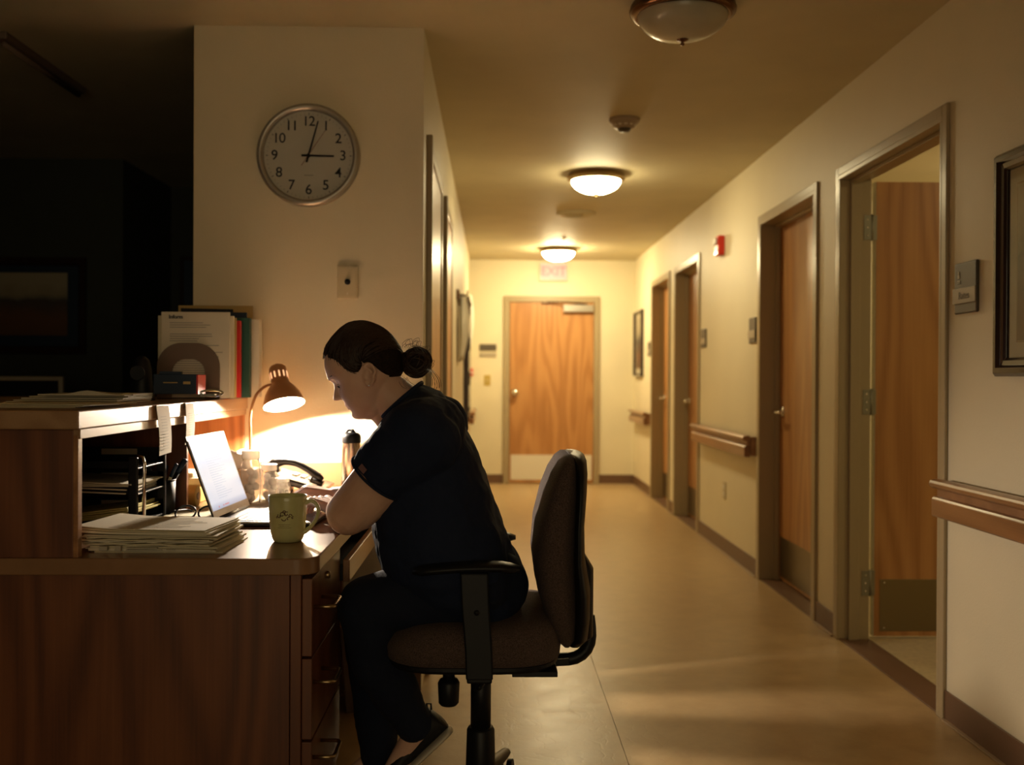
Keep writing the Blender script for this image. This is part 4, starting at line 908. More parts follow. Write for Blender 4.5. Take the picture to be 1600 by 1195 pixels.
MB().tube(cat([(x_, 3.475, ZD+z_) for x_, z_ in hs]), catr([.012, .020, .0135, .012, .013, .019, .011]), 16, up=(0,1,0), sx=.9).obox((-.742, 3.475, ZD+.086), (.044, .050, .022), rot('Y', -6)).obox((-.592, 3.475, ZD+.046), (.042, .048, .018), rot('Y', 22)).build('handset', 'phone', t, smooth=True)
MB().tube([(-.57+.012*k/3+.004*math.cos(k*1.9), 3.45+.004*math.sin(k*1.9)-.0018*k, ZD+.012+.003*math.sin(k*.3)) for k in range(40)], .0018, 6).build('coiled_cord', 'black', t, smooth=True)
bt = atZ(549, 768, ZD)
t = thing('steel_flask', 'brushed steel flask with a dark lid against the wall', 'flask', (bt.x, 3.55, ZD))
bx_ = atY(549, 700, 3.55).x
MB().lathe([(0, 0), (.031, 0), (.034, .004), (.034, .150), (.033, .160), (.0315, .176), (.030, .182), (0, .182)], (bx_, 3.55, ZD), (0,0,1), 40).build('body', mat('copper_steel', (.62, .46, .34), .25, 1, bump=.03, bscale=200), t, smooth=True)
MB().lathe([(.0325, .172), (.0335, .178), (.0335, .194), (.030, .202), (.022, .207), (0, .208)], (bx_, 3.55, ZD), (0,0,1), 40).build('lid', 'black', t, smooth=True)
MB().tube([(bx_-.020, 3.55, ZD+.203), (bx_-.012, 3.55, ZD+.214), (bx_+.004, 3.55, ZD+.216), (bx_+.012, 3.55, ZD+.206)], .005, 10).ell((bx_+.004, 3.55, ZD+.212), (.008, .008, .008)).build('carry_loop', 'black', t, smooth=True)
b2 = atY(571, 700, 3.66).x
t = thing('paper_cup', 'tan cup standing behind the steel flask', 'cup', (b2, 3.66, ZD))
MB().lathe([(0, 0), (.026, 0), (.034, .16), (.036, .165), (.034, .168), (.032, .16)], (b2, 3.66, ZD), (0,0,1), 32).build('cup_body', mat('tan_card', (.48, .30, .14), .6), t, smooth=True)
MB().lathe([(.036, .162), (.037, .172), (.030, .178), (0, .178)], (b2, 3.66, ZD), (0,0,1), 32).build('lid', 'plaquel', t, smooth=True)
t = thing('open_notebook', 'pale papers lying on the worktop between laptop and telephone', 'papers', (-.62, 3.22, ZD))
for k in range(3): MB().obox((-.63+.01*k, 3.24-.01*k, ZD+.002+.003*k), (.24, .17, .0025), rot('Z', 5-6*k)).build('sheet', 'paper', t)
t = thing('cable_tangle', 'small tangle of black cables on the worktop beside the flask', 'cable', (-.53, 3.45, ZD))
q = MB()
for n_ in range(3):
    q.tube([(-.56+.10*k/14+.010*math.sin(k*.9+n_), 3.44+.02*n_+.014*math.cos(k*.7+n_*2), ZD+.006+.010*abs(math.sin(k*.6+n_))) for k in range(15)], .003, 8)
q.build('cable', 'black', t, smooth=True)

# ================================================================== OFFICE CHAIR
CX, CY = -.027, 2.66
ch = thing('office_chair', 'dark swivel office chair with speckled fabric and black arms, under the nurse', 'chair', (CX, CY, 0))
def sup(c, s, p): return math.copysign(abs(c)**p, c), math.copysign(abs(s)**p, s)
# seat cushion: superelliptic layers
L_ = []
for (sx_, sy_, z_, dx_) in ((.90, .90, .452, 0), (.985, .985, .462, 0), (1, 1, .490, 0), (.99, .99, .520, 0), (.93, .94, .540, .004), (.80, .82, .552, .006), (.5, .5, .552, .006), (.05, .05, .548, .006)):
    ring = []
    for k in range(48):
        a_ = 2*PI*k/48; c_, s_ = sup(math.cos(a_), math.sin(a_), .55)
        x_ = -.045+dx_+.222*sx_*c_; rise = .024*max(0, (x_-.0)/.17)**1.5 if z_ > .50 else 0; drop = .02*max(0, (-.15-x_)/.1) if z_ > .50 else 0
        ring.append((x_, CY+.242*sy_*s_, z_+rise-drop))
    L_.append(ring)
MB().rings(L_).build('seat', 'fabric', ch, smooth=True)
L_ = [[(-.045+.215*s1*sup(math.cos(2*PI*k/48), math.sin(2*PI*k/48), .55)[0], CY+.235*s1*sup(math.cos(2*PI*k/48), math.sin(2*PI*k/48), .55)[1], z_) for k in range(48)] for s1, z_ in ((.9, .440), (.98, .443), (1, .450), (1, .458))]
MB().rings(L_).build('seat_pan', 'black', ch, smooth=False)
# backrest: stacked sections, front cushion and rear shell
bz = [.482, .50, .55, .62, .70, .78, .86, .91, .94, .953, .957]
fx = [.178, .160, .138, .115, .104, .110, .130, .150, .168, .182, .196]
rx = [.205, .218, .222, .222, .220, .222, .224, .222, .218, .212, .206]
wy = [.135, .160, .195, .215, .222, .222, .215, .200, .175, .140, .085]
def back_layers(fx, rx, wy, bz, curve=.022):
    out = []
    for f_, r_, w_, z_ in zip(fx, rx, wy, bz):
        ring = []
        for k in range(40):
            a_ = 2*PI*k/40; c_, s_ = sup(math.cos(a_), math.sin(a_), .7); y_ = w_*s_; mid = (f_+r_)/2; x_ = mid-(r_-f_)/2*c_ - curve*(y_/.22)**2*.6
            ring.append((x_, CY+y_, z_))
        out.append(ring)
    return out
MB().rings(back_layers(fx, rx, wy, bz)).build('backrest', 'fabric', ch, smooth=True)
sf = [r-.014 for r in rx]; sr = [.232, .246, .250, .250, .236, .234, .240, .242, .240, .235, .226]
sw = [w+.004 for w in wy]
MB().rings(back_layers(sf, sr, sw, [z_+.001 for z_ in bz])).build('back_shell', 'black', ch, smooth=True)
MB().rings(back_layers([.228]*4, [.246, .262, .262, .238], [.05, .075, .075, .05], [.475, .49, .66, .70])).build('back_cover', 'black', ch, smooth=True)
jb = [(.02, .415), (.10, .415), (.16, .415), (.20, .417), (.219, .421), (.235, .430), (.247, .443), (.254, .459), (.2565, .478), (.2555, .50), (.252, .53)]
MB().tube([(x_, CY, z_) for x_, z_ in jb], [.017]*11, 12, up=(0,1,0), sx=1.0).build('back_bar', 'black', ch, smooth=True)
# widen bar: flat steel strap beside it
R = [[(x_, CY-.032, z_+.010), (x_, CY+.032, z_+.010), (x_, CY+.032, z_-.008), (x_, CY-.032, z_-.008)] for x_, z_ in jb[:4]]
MB().rings(R).build('back_strap', 'black', ch, bevel=.002)
MB().box(-.12, .13, CY-.09, CY+.09, .405, .442).build('tilt_mechanism', 'black', ch, bevel=.008)
MB().box(.05, .16, CY-.20, CY-.12, .428, .441).build('seat_bracket', 'black', ch, bevel=.002)
MB().cyl((CX, CY, .24), (CX, CY, .405), .0265, n=28).build('gas_lift', 'black', ch, smooth=True)
MB().lathe([(0, .09), (.040, .09), (.038, .16), (.036, .235), (.032, .242), (.026, .244)], (CX, CY, 0), (0,0,1), 32).build('column_sleeve', 'black', ch, smooth=True)
MB().lathe([(.0, .340), (.020, .340), (.025, .346), (.027, .395), (.022, .404), (.015, .405), (.015, .435)], (-.105, 2.53, 0), (0,0,1), 28).build('tension_knob', 'black', ch, smooth=True)
MB().tube([(.0, 2.56, .415), (-.02, 2.47, .412), (-.03, 2.44, .408)], .006, 8).build('height_lever', 'black', ch, smooth=True)
for s in (-1, 1):
    Ya = CY+s*.240
    R = []
    for i in range(13):
        u = i/12; x_ = -.187+.254*u; w_ = .036*(1-.25*abs(2*u-1)**3)*(1 if 0 < i < 12 else .55); h_ = .0125*(1 if 0 < i < 12 else .5); zc = .700+.004*math.sin(u*PI)-.010*(1-u)**2-.003*(u > .9)
        R.append([(x_, Ya+w_*math.cos(a_), zc+h_*math.sin(a_)) for a_ in [k/16*2*PI for k in range(16)]])
    MB().rings(R).build('armrest_pad', 'black', ch, smooth=True)
    ps = MB()
    ps.rings([[(xa, Ya-.011, z_), (xb, Ya-.011, z_), (xb, Ya+.011, z_), (xa, Ya+.011, z_)] for xa, xb, z_ in ((-.075, -.008, .688), (-.072, -.006, .62), (-.062, .002, .50), (-.060, .004, .435))])
    ps.rings([[(-.058, Ya-.010, .455), (.002, Ya-.010, .455), (.002, Ya-.010, .427), (-.058, Ya-.010, .427)], [(-.058, CY+s*.08, .44), (.002, CY+s*.08, .44), (.002, CY+s*.08, .41), (-.058, CY+s*.08, .41)]])
    ps.build('armrest_post', 'black', ch, bevel=.004)
    MB().lathe([(0, .004), (.006, .003), (.007, 0)], (-.035, Ya-.011, .595), (0,-1,0), 14).build('armrest_button', 'black', ch, smooth=True)
for k in range(5):
    an = rad(5+72*k); d = Vector((math.cos(an), math.sin(an), 0)); c0 = Vector((CX, CY, 0)); n_ = Vector((-d.y, d.x, 0))
    R = []
    for u, z_, w_, h_ in ((.02, .125, .030, .055), (.06, .128, .029, .048), (.16, .108, .024, .036), (.26, .086, .019, .026), (.305, .078, .016, .022), (.315, .076, .010, .014)):
        p = c0+d*u; R.append([p+n_*w_*math.cos(a_)+Vector((0,0,z_-h_/2+h_/2*math.sin(a_))) for a_ in [j/12*2*PI for j in range(12)]])
    lg = MB().rings(R).build('base_leg', 'black', ch, smooth=True)
    p = c0+d*.295; w = MB()
    for s in (-1, 1): w.cyl(p+n_*s*.008+Vector((0,0,.026)), p+n_*s*.024+Vector((0,0,.026)), .026, n=20)
    cs = w.build('caster', 'black', lg, smooth=False, bevel=.003)

# ================================================================== THE NURSE
PY = 2.66
def P(px, py, Y=PY): return atY(px, py, Y)
nurse = thing('person', 'seated woman in navy scrubs with dark hair in a bun typing on a laptop', 'person', (0, PY, 0))
# head frame
E0 = P(582, 588); tt = rad(30); Fv = Vector((-math.cos(tt), 0, -math.sin(tt))); Uv = Vector((-math.sin(tt), 0, math.cos(tt)))
def H(a, y, b): return E0 + Fv*a + Vector((0, y, 0)) + Uv*b
bs = [-.090, -.084, -.0757, -.062, -.050, -.0366, -.020, -.004, .010, .025, .036, .046, .062, .080, .100, .115, .126, .131]
fr = [.060, .078, .0895, .0925, .0915, .0955, .0950, .0930, .0925, .0935, .0965, .1000, .1005, .0960, .0850, .0640, .036, .010]
bk = [.020, .005, -.008, -.020, -.032, -.045, -.060, -.072, -.080, -.086, -.090, -.092, -.094, -.093, -.086, -.073, -.052, -.025]
wd = [.015, .030, .042, .053, .060, .066, .070, .0725, .074, .075, .0755, .0755, .0745, .071, .0620, .050, .034, .014]
nb = np.linspace(bs[0], bs[-1], 96)
F_ = np.interp(nb, bs, fr); B_ = np.interp(nb, bs, bk); W_ = np.interp(nb, bs, wd)
sm = lambda A_: np.convolve(np.pad(A_, 3, 'edge'), np.array([1,2,3,4,3,2,1])/16, 'valid')
F_, B_, W_ = sm(F_), sm(B_), sm(W_)
g = lambda x, c, s: math.exp(-((x-c)/s)**2)
def head_ring(b, f, bk_, w, n=96):
    mid = (f+bk_)/2+.012; out = []
    for k in range(n):
        a_ = 2*PI*k/n; c_, s_ = math.cos(a_), math.sin(a_)
        y = w*math.copysign(abs(s_)**.92, s_); x = mid + ((f-mid) if c_ > 0 else (mid-bk_))*math.copysign(abs(c_)**.82, c_)
        if c_ > 0:
            ay = abs(y)
            nose = 0
            if b < .034: nose = np.interp(b, [-.020, -.0135, -.009, -.003, .004, .018, .034], [0, .004, .021, .0275, .0235, .0115, 0])
            sy = np.interp(b, [-.012, 0, .03], [.0135, .0115, .0080])
            x += nose*math.exp(-(y/sy)**2)
            x += .007*g(b, -.006, .006)*g(ay, .0135, .006)                                  # nostril wings
            x -= .0130*g(b, .027, .012)*g(ay, .031, .015)                                   # eye socket
            x += .0040*g(b, .048, .008)*g(ay, .026, .020)                                   # brow ridge
            x += .0045*g(b, -.031, .0040)*g(y, 0, .020) + .0040*g(b, -.0415, .0042)*g(y, 0, .017) # lips
            x -= .0035*g(b, -.0362, .0018)*g(y, 0, .021) ; x -= .0030*g(b, -.051, .005)*g(y, 0, .02)
            x += .0055*g(b, -.067, .012)*g(y, 0, .020)                                      # chin
            x += .0045*g(b, -.010, .018)*g(ay, .042, .016)                                  # cheek
        out.append(H(x, y, b))
    return out
body = MB()
body.rings([head_ring(*q_) for q_ in zip(nb, F_, B_, W_)])
for s in (-1, 1): body.ell(H(.0726, s*.031, .0295), (.0128, .0150, .0118))
# jowl / under chin, neck
body.ell(H(.030, 0, -.074), (.048, .046, .026), Matrix((Fv, (0,1,0), Uv)).transposed())
nk0 = P(596, 606); nk1 = P(646, 652)
body.capsule(nk0, nk1, .056, .064, n=28)
body.capsule(P(585, 636), P(622, 668), .026, .040, n=20)
# ears (part of the same skin)
for s in (-1, 1):
    EH = lambda x, z, o: H(-.001+.90*x-.43*z, s*o, .002+.90*z+.43*x)
    pts = []
    for k in range(21):
        a_ = rad(38+290*k/20); bx = .0175*math.cos(a_); bz = .029*math.sin(a_) if math.sin(a_) > 0 else .026*math.sin(a_)
        if bz < 0: bx *= .70
        pts.append(EH(bx-.001, bz+.001, .0775+.0095*max(0, -math.cos(a_))+.002))
    body.tube(pts, [.0030]+[.0040]*17+[.0048, .0050, .0040], 10)
    body.tube([EH(.004, .019, .079), EH(-.006, .014, .082), EH(-.0085, .002, .083), EH(-.004, -.009, .080), EH(.003, -.014, .078)], .0028, 10)
    body.ell(EH(-.004, .001, .0765), (.012, .0035, .022), Matrix((Fv, (0,1,0), Uv)).transposed() @ rot('Y', 0))
    body.capsule(EH(.000, -.020, .078), EH(.003, -.024, .078), .0062, .0055, n=12)
    body.capsule(EH(.010, .002, .075), EH(.010, -.006, .0765), .0045, .004, n=10)
# torso core below the clothes
body.capsule(P(655, 690), P(700, 800), .10, .11, n=24); body.capsule(P(700, 800), P(755, 915), .11, .11, n=24)
# near (left) arm
sN, eN, wN = Vector((-.185, 2.475, 1.015)), Vector((-.352, 2.520, .815)), Vector((-.425, 2.800, .788))
body.capsule(Vector((-.16, 2.56, 1.01)), sN, .06, .062); body.capsule(sN, eN, .066, .055, n=24); body.capsule((sN+eN)/2+Vector((.026, -.002, .004)), eN+Vector((.022, .006, .004)), .066, .050, n=24)
body.capsule(eN, eN+(wN-eN)*.45, .054, .044, n=24); body.capsule(eN+(wN-eN)*.45, wN, .044, .026, n=20)
# far (right) arm
sF, eF, wF = Vector((-.185, 2.845, 1.015)), Vector((-.30, 2.93, .805)), Vector((-.462, 3.015, .800))
body.capsule(Vector((-.16, 2.76, 1.01)), sF, .06, .062); body.capsule(sF, eF, .062, .050, n=24); body.capsule(eF, wF, .046, .026, n=20)
def hand(w, d, side, curl, up=Vector((0,0,1)), sc=1.0):
    """palm-down typing hand: w wrist, d forward dir, side = unit vector toward the thumb"""
    d = d.normalized(); side = (side-d*side.dot(d)).normalized(); n = up
    k0 = w+d*.080*sc+n*.020*sc     # knuckle line centre
    for i, off in enumerate((.031, .010, -.011, -.030)):
        k = k0+side*off*sc-d*abs(off-.005)*.25
        body.capsule(w+side*off*.45*sc, k, .0165*sc, .0115*sc, n=14)
        ln = (.040, .045, .041, .032)[i]*sc; cl = curl+i*3
        p1 = k + (d*math.cos(rad(cl*.8)) - n*math.sin(rad(cl*.8)))*ln + side*off*.10
        p2 = p1 + (d*math.cos(rad(cl+32)) - n*math.sin(rad(cl+32)))*ln*.62
        p3 = p2 + (d*math.cos(rad(cl+46)) - n*math.sin(rad(cl+46)))*ln*.42
        body.capsule(k, p1, .0098*sc, .0084*sc, n=12); body.capsule(p1, p2, .0084*sc, .0076*sc, n=12); body.capsule(p2, p3, .0076*sc, .0066*sc, n=12)
    t0 = w+side*.022*sc+d*.018*sc-n*.006; t1 = w+side*.042*sc+d*.046*sc-n*.016; t2 = t1+(d*.9+side*.05-n*.30).normalized()*.030*sc; t3 = t2+(d*.95-side*.2-n*.25).normalized()*.022*sc
    body.capsule(t0, t1, .016*sc, .0115*sc, n=14); body.capsule(t1, t2, .0115*sc, .0095*sc, n=12); body.capsule(t2, t3, .0092*sc, .0074*sc, n=12)
hand(wN, Vector((-.62, .55, .0)), Vector((.3, .9, 0)), 34)
hand(wF+Vector((-.004, 0, 0)), Vector((-.96, -.10, -.02)), Vector((0, -1, 0)), 34, sc=1.06)
# lower leg skin inside trousers and ankles
hipN, knN, anN = Vector((-.03, 2.565, .625)), Vector((-.304, 2.550, .580)), Vector((-.205, 2.640, .272))
mdN, mdF = Vector((-.290, 2.575, .44)), Vector((-.325, 2.78, .38))
hipF, knF, anF = Vector((-.03, 2.755, .625)), Vector((-.330, 2.775, .532)), Vector((-.300, 2.785, .120))
for h_, k_, a_ in ((hipN, knN, anN), (hipF, knF, anF)):
    body.capsule(h_, k_, .075, .055); body.capsule(k_, (mdN if a_ is anN else mdF), .050, .045); body.capsule((mdN if a_ is anN else mdF), a_, .045, .034)
ftN = Vector((-.275, 2.655, .085)); body.capsule(anN, anN+Vector((.012, 0, -.035)), .034, .032); body.capsule(anN+Vector((.012,0,-.035)), ftN, .030, .028)
body.capsule(anF, Vector((-.40, 2.785, .045)), .034, .026)
bo = body.build('body', 'skin', nurse); remesh(bo, .0030, 4, .5)

# eyes, brows, lips
for s in (-1, 1):
    e_ = MB().ell(H(.0735, s*.031, .0220), (.0118, .0118, .0118)).build('eye', 'eyew', nurse, smooth=True)
    MB().ell(H(.0828, s*.0315, .0180), (.0040, .0050, .0048)).build('iris', 'iris', e_, smooth=True)
    q = MB(); q.tube([H(.0862-.0110*abs(u)**1.5, s*(.031+.0135*u), .0225-.003*u*u) for u in np.linspace(-1, 1, 9)], [.0006, .0012, .0014, .0015, .0015, .0015, .0014, .0012, .0006], 8)
    q.build('upper_eyelid', 'skin', nurse, smooth=True)
    q = MB()
    for u in np.linspace(-.9, 1, 13):
        p0 = H(.0872-.0110*abs(u)**1.5, s*(.031+.0135*u), .0212-.003*u*u); q.tube([p0, p0+Fv*.0025-Uv*.0015, p0+Fv*.0048-Uv*.0012], [.0003, .0002, .0001], 4)
    q.build('eyelashes', 'strand', nurse)
    q = MB()
    for k in range(46):
        u = -1+2*k/45; p0 = H(.1000-.0200*(.25+.55*(u+1)/2)**1.6*1.25, s*(.031+.022*u), .0445+.0045*(1-u*u)-.002*u); p0 = H(.1012-.0175*((u+1)/2)**1.5, s*(.014+.036*(u+1)/2), .0440+.005*math.sin((u+1)/2*2.2))
        q.tube([p0, p0+Vector((0, s*.005, 0))-Fv*.0012+Uv*.0016], [.0008, .0003], 4)
    q.build('eyebrow', 'strand', nurse)
for b0, h_, w_ in ((-.0312, .0032, .021), (-.0415, .0038, .018)):
    f0 = float(np.interp(b0, nb, F_)); q = MB(); R = []
    for u in np.linspace(-1, 1, 13):
        y = u*w_; xx = f0+.0040*g(y, 0, .02)-.0026-.30*abs(y)**1.5*1.6; hh = h_*(1-abs(u)**2.2)+.0003
        R.append([H(xx+.0017*math.cos(a_), y, b0-.002*abs(u)*(1 if b0 > -.035 else -1)+hh*math.sin(a_)) for a_ in [k/10*2*PI for k in range(10)]])
    q.rings(R).build('lip', 'lips', nurse, smooth=True)
MB().ell(H(.0105, -.0855, -.0205), (.0024, .0016, .0024)).build('ear_stud', 'gem', nurse, smooth=True)

# hair cap: offset skull surface above the hairline
oh = [(505.5, 560), (506, 551), (509, 542), (515, 533), (524, 522), (533, 513), (543, 506), (550, 503.5), (560, 502), (568, 502), (578, 504), (586, 507), (595, 511), (603, 516.5), (612, 525), (620, 536), (627, 547), (632, 560), (632, 575), (626, 588), (614, 594)]
ol = []
for px, py in oh:
    d_ = P(px, py)-E0; ol.append((d_.dot(Fv), d_.dot(Uv)))
C0 = (-.004, .040)      # polar centre in the sagittal plane
ang = [math.atan2(b-C0[1], a_-C0[0]) for a_, b in ol]; rd_ = [math.hypot(a_-C0[0], b-C0[1]) for a_, b in ol]
ang = [x if x > -PI/2 else x+2*PI for x in ang]
def hr(a_):
    return float(np.interp(a_, ang, rd_))
HW = .084
def hair_pt(u, v, off=0):
    """u: sagittal angle (front->back), v: -1..1 side to side; returns a point on the hair surface"""
    th = v*PI/2*1.0; r = hr(u)+off; w = HW+off
    # blend: at v=+-1 the point lies at side of the head on axis through C0
    a_ = C0[0]+r*math.cos(u)*math.cos(th)**.9; b_ = C0[1]+r*math.sin(u)*math.cos(th)**.9
    return H(a_, w*math.sin(th), b_)
# grid over the ellipsoid-like cap using (azimuth in sagittal plane, lateral angle)
a0, a1 = ang[0], ang[-1]
def hair_line(a_, y):      # lowest allowed b for hair at forward distance a_
    ay = abs(y)
    if ay < .045: return .099 if a_ > .0 else -.055
    return float(np.interp(a_, [-.10, -.07, -.05, -.038, -.0328, -.0255, -.014, -.0057, .009, .020, .0295, .038, .0467, .058, .0717, .086], [-.060, -.054, -.040, -.0276, -.013, .014, .031, .0332, .0244, .018, .019, .0276, .0423, .0624, .0818, .1036]))
def loc(p): d_ = p-E0; return d_.dot(Fv), d_.y, d_.dot(Uv)
NU, NV = 210, 150; vg = []; fg = []
def hsurf(a_dir, lat, off=0):
    # a_dir 0..2pi around C0 in sagittal plane, lat -90..90
    aa = a_dir
    if aa < a0: r = rd_[0]-.012*min(1, (a0-aa)/.4)
    elif aa > a1: r = rd_[-1]-.004
    else: r = hr(aa)
    r += off; w = HW+off
    return H(C0[0]+r*math.cos(aa)*math.cos(lat), w*math.sin(lat), C0[1]+r*math.sin(aa)*math.cos(lat))
am0, am1 = -.95, 4.45
for i in range(NU+1):
    for j in range(NV+1):
        p_ = hsurf(am0+(am1-am0)*i/NU, -PI/2+.02+(PI-.04)*j/NV); q0 = loc(p_); fd = max(0, min(1, (q0[2]-hair_line(q0[0], q0[1]))/.022)); ctr_ = H(C0[0], 0, C0[1])
        vg.append(p_ + (ctr_-p_).normalized()*.0085*(1-fd)**2)
for i in range(NU):
    for j in range(NV):
        q_ = [i*(NV+1)+j, i*(NV+1)+j+1, (i+1)*(NV+1)+j+1, (i+1)*(NV+1)+j]; a_, y_, b_ = loc(sum((vg[k] for k in q_), Vector())/4)
        if b_ > hair_line(a_, y_): fg.append(tuple(q_))
hc = MB().add(vg, fg).build('hair', 'hair', nurse, smooth=True)
so = hc.modifiers.new('thick', 'SOLIDIFY'); so.thickness = .016; so.offset = 1
# combed strands lying on the cap, running back to the bun
bunb = P(634, 566); BN = loc(bunb)
q = MB(); rs = random.Random(21)
for k in range(1300):
    # start on hairline region
    a_s = rs.uniform(am0, 3.1) if k % 2 else rs.uniform(am0, 1.6); lat = rs.uniform(-1, 1)*PI/2*.98
    p0 = hsurf(a_s, lat); a_, y_, b_ = loc(p0)
    if b_ < hair_line(a_, y_)+.001: continue
    a_e = 3.20+rs.uniform(-.25, .25); l_e = rs.uniform(-.28, .28); pts = []
    pw = rs.uniform(.8, 1.3)
    for s_ in range(11):
        u = s_/10; aa = a_s+(a_e-a_s)*u; ll = lat+(l_e-lat)*u**(1.6*pw); pts.append(hsurf(aa, ll, .0008+.0012*math.sin(u*PI)+rs.uniform(0, .0006)))
    ok = sum(loc(p_)[2] > hair_line(loc(p_)[0], loc(p_)[1])-.004 for p_ in pts) >= 9
    if ok: q.tube(pts, [.0005]+[.0010]*9+[.0006], 4)
q.build('hair_strands', 'strand', hc, smooth=True, kind='stuff')
# bun
bc = P(651, 566)
bun = MB().ell(bc, (.032, .033, .034)).ell(P(634, 563), (.022, .026, .022)).ell(P(646, 553), (.017, .02, .016)).ell(P(660, 572), (.019, .022, .017)).build('hair_bun', 'hair', nurse, smooth=True)
q = MB(); rs = random.Random(8)
for k in range(130):
    axn = Vector((rs.uniform(-.5, .5), rs.choice((-1, 1))*rs.uniform(.6, 1), rs.uniform(-.5, .5))).normalized(); a1_ = axn.orthogonal().normalized(); b1_ = axn.cross(a1_)
    R0 = rs.uniform(.018, .037); off = rs.uniform(-.024, .024); st = rs.uniform(0, 2*PI); ln = rs.uniform(2.0, 5.2)
    if math.hypot(R0, off) < .033: R0 = math.sqrt(.0355**2-off**2)
    q.tube([bc+axn*off+(a1_*math.cos(st+ln*s_/14)+b1_*math.sin(st+ln*s_/14))*R0*rs.uniform(.99, 1.02) for s_ in range(15)], [.0006]+[.0014]*13+[.0005], 5)
for k in range(15):
    a_ = rs.uniform(-.6, 2.2); p0 = P(648+18*math.cos(a_), 560-20*math.sin(a_)); y_ = rs.uniform(-.02, .02); l_ = rs.uniform(.010, .024)
    q.tube(cat([p0+Vector((0, y_, 0)), p0+Vector((.6*l_*math.cos(a_), y_, l_*math.sin(a_))), p0+Vector((l_*1.1*math.cos(a_+.7), y_, l_*.9*math.sin(a_+.7))), p0+Vector((l_*.9*math.cos(a_+1.3), y_, l_*.4*math.sin(a_+1.3)))]), catr([.0005, .0006, .0005, .0002]), 4)
q.build('bun_strands', 'strand', bun, smooth=True, kind='stuff')
q = MB()
for pts_ in ([(668, 576), (676, 582), (682, 592), (684, 602), (682, 608)], [(669, 575), (679, 583), (686, 595), (687, 606)], [(667, 577), (673, 584), (677, 594), (676, 603)], [(636, 590), (640, 598), (647, 603), (655, 606)], [(632, 590), (634, 598), (640, 604), (650, 606)], [(605, 592), (604, 602), (607, 612), (612, 617)], [(603, 588), (601, 600), (603, 609)], [(626, 595), (632, 603), (641, 606)], [(634, 542), (641, 538), (649, 541), (655, 548)], [(640, 545), (648, 541), (660, 543), (668, 552)]):
    for d_ in (-.006, 0, .007): c_ = cat([P(a_, b_)+Vector((d_*.25*i_, -.03+d_*3, d_*.3)) for i_, (a_, b_) in enumerate(pts_)]); q.tube(c_, [.0006]*(len(c_)-1)+[.0002], 4)
q.build('loose_strands', 'strand', hc, kind='stuff')

# scrub top
top = MB()
secs = [((602, 649), (656, 600), .070), ((590, 664), (688, 612), .150), ((586, 695), (712, 646), .192), ((584, 735), (740, 692), .205), ((584, 780), (760, 742), .210), ((585, 825), (773, 790), .222), ((592, 862), (795, 842), .232), ((604, 893), (811, 885), .228), ((640, 925), (815, 925), .205), ((700, 955), (806, 958), .16)]
def interp_secs(secs, n):
    A_ = np.array([[*s[0], *s[1], s[2]] for s in secs]); u = np.linspace(0, len(secs)-1, n); return [np.array([np.interp(x, range(len(secs)), A_[:, c_]) for c_ in range(5)]) for x in u]
R = []
for s_ in interp_secs(secs, 28):
    f_, b_ = P(s_[0], s_[1]), P(s_[2], s_[3]); m_ = (f_+b_)/2; h_ = (b_-f_)/2
    R.append([m_ + h_*math.copysign(abs(math.cos(a_))**.9, math.cos(a_)) + Vector((0, s_[4]*math.copysign(abs(math.sin(a_))**.8, math.sin(a_)), 0)) for a_ in [k/48*2*PI for k in range(48)]])
top.rings(R)
for (s0, e0, sg) in ((sN, eN, -1), (sF, eF, 1)):
    hem = s0+(e0-s0)*.57
    top.capsule(Vector((-.15, PY+sg*.10, 1.02)), s0+Vector((.004, 0, 0)), .085, .078, n=28)
    top.capsule(s0, hem, .080, .079, n=32, flat1=True)
    top.capsule(s0+Vector((.03, 0, -.02)), hem+Vector((.030, 0, .008)), .078, .070, n=32, flat1=True)
tp = top.build('scrub_top', 'navy', nurse); remesh(tp, .0055, 8, .5, .016, .075)
# neckline band, sleeve label, sleeve hem
s_ = secs[0]; f_, b_ = P(598, 652), P(659, 598); m_ = (f_+b_)/2; h_ = (b_-f_)/2
MB().tube([m_+h_*math.cos(a_)+Vector((0, .078*math.sin(a_), 0)) for a_ in [k/36*2*PI for k in range(37)]], .0055, 8).build('neckband', 'navy', tp, smooth=True)
hemN = sN+(eN-sN)*.57; dN = (eN-sN).normalized(); u1 = Vector((0,1,0)); u1 = (u1-dN*u1.dot(dN)).normalized(); u2 = dN.cross(u1)
MB().tube([hemN-dN*.002+(u1*math.cos(a_)+u2*math.sin(a_))*.0775 for a_ in [k/40*2*PI for k in range(41)]], .0035, 8).build('sleeve_hem', 'navy', tp, smooth=True)
v_ = Vector((-.80, -.60, -.30)); v_ = (v_-dN*v_.dot(dN)).normalized(); w_ = dN.cross(v_)
MB().obox(hemN-dN*.018+v_*.0795, (.022, .014, .003), Matrix((w_, dN, v_)).transposed()).build('sleeve_label', 'pinkpatch', tp, bevel=.001)
# trousers
tr = MB()
tr.ell(Vector((-.015, PY, .630)), (.098, .205, .105)); tr.capsule(Vector((-.0, 2.59, .625)), Vector((-.02, 2.73, .625)), .095, .095)
for h_, k_, a_ in ((hipN, knN, anN), (hipF, knF, anF)):
    m_ = mdN if a_ is anN else mdF; tr.capsule(h_, k_, .095, .076, n=28); tr.capsule(k_, m_, .076, .066, n=28); tr.capsule(m_, a_+(a_-m_)*.20, .066, .050, n=28, flat1=True)
to = tr.build('scrub_trousers', 'trouser', nurse); remesh(to, .0065, 8, .5, .018, .09)
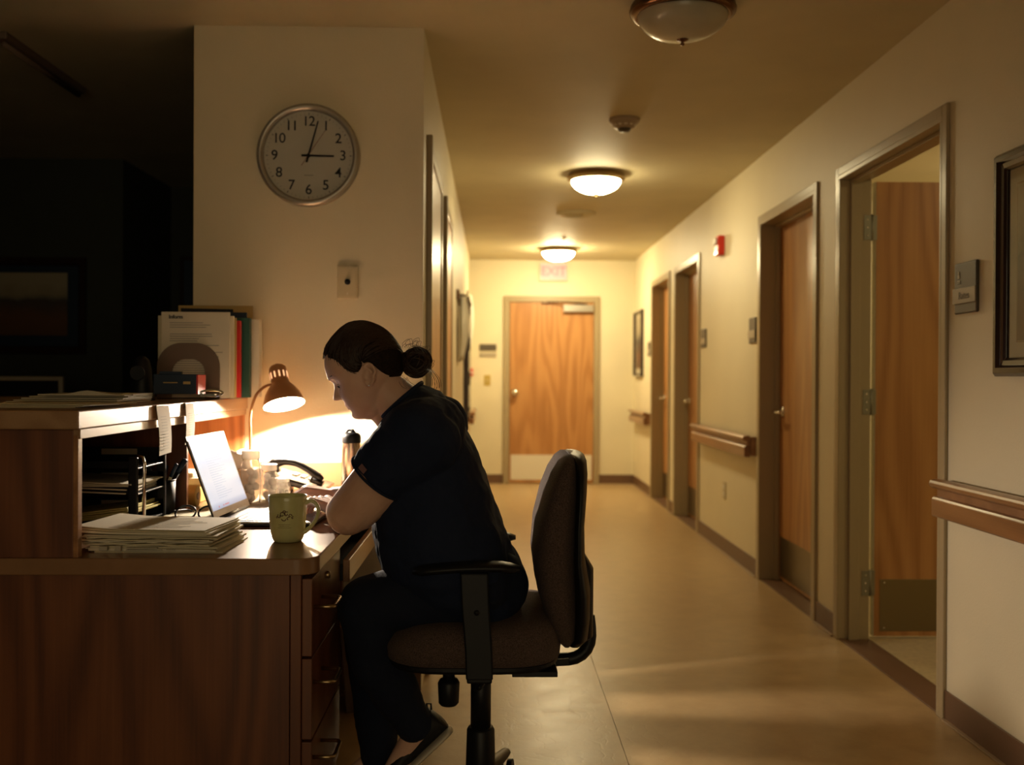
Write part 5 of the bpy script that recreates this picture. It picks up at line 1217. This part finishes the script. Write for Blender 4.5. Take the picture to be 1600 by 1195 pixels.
# shoes
def shoe(heel, toe, name):
    d = (toe-heel); Ln = d.length; d = d.normalized(); s = Vector((0,1,0)); n = d.cross(s); n = n if n.z > 0 else -n
    R = []; RS = []
    for u, w, h in ((0, .020, .045), (.03, .031, .080), (.12, .036, .088), (.28, .036, .080), (.42, .038, .058), (.58, .043, .046), (.75, .045, .038), (.88, .040, .030), (.97, .026, .022), (1.0, .010, .012)):
        c = heel+d*Ln*u; R.append([c+s*w*math.cos(a_)+n*(h/2+h/2*math.sin(a_)+.014) for a_ in [k/20*2*PI for k in range(20)]])
        RS.append([c+s*(w+.004)*math.cos(a_)*1.0+n*(.008+.010*math.sin(a_)) for a_ in [k/20*2*PI for k in range(20)]])
    o = MB().rings(R).build(name, 'blackmatt', nurse, smooth=True)
    MB().rings(RS).build('sole', 'rubber', o, smooth=True, label='pale rubber sole')
    q = MB()
    for k in range(4):
        u = .40+.09*k; c = heel+d*Ln*u; h = .062-.012*k; q.tube([c+s*.026*math.cos(a_)+n*(.014+h*.5+h*.52*math.sin(a_)) for a_ in [rad(25+130*j/8) for j in range(9)]], .0022, 6)
    q.build('laces', 'inkgrey', o, smooth=True)
    c = heel+d*Ln*.01+n*.078; MB().tube([c, c-d*.010+n*.012, c-d*.002+n*.020, c+d*.006+n*.008], .0025, 8).build('heel_tab', 'blackmatt', o, smooth=True)
shoe(Vector((-.100, 2.655, .232)), Vector((-.292, 2.655, .052)), 'shoe')
shoe(Vector((-.27, 2.785, .004)), Vector((-.52, 2.785, .004)), 'shoe')

# ================================================================== SIDE ROOM LAMP
for n_, (x_, y_, e_, lb_) in enumerate(((2.9, 3.3, ROOM_W, 'dome ceiling light in the side room, in front of the open door leaf'), (3.2, 5.7, ROOM_W*3, 'dome ceiling light in the side room, behind the open door leaf'))):
    t = thing('ceiling_dome_light', lb_, 'ceiling light', (x_, y_, HC), 'ceiling dome lights')
    MB().lathe([(.0, 0), (.150, 0), (.178, -.014), (.180, -.036), (.160, -.048)], (x_, y_, HC), (0,0,1), 32).build('rim', 'nickel', t, smooth=True)
    MB().lathe([(.154*math.cos(k/8*PI/2), -.042-.084*math.sin(k/8*PI/2)) for k in range(9)], (x_, y_, HC), (0,0,1), 32).build('glass_bowl', mat('side_dome_glass', (.9, .85, .7), .4, emit=WARM, estr=e_), t, smooth=True)
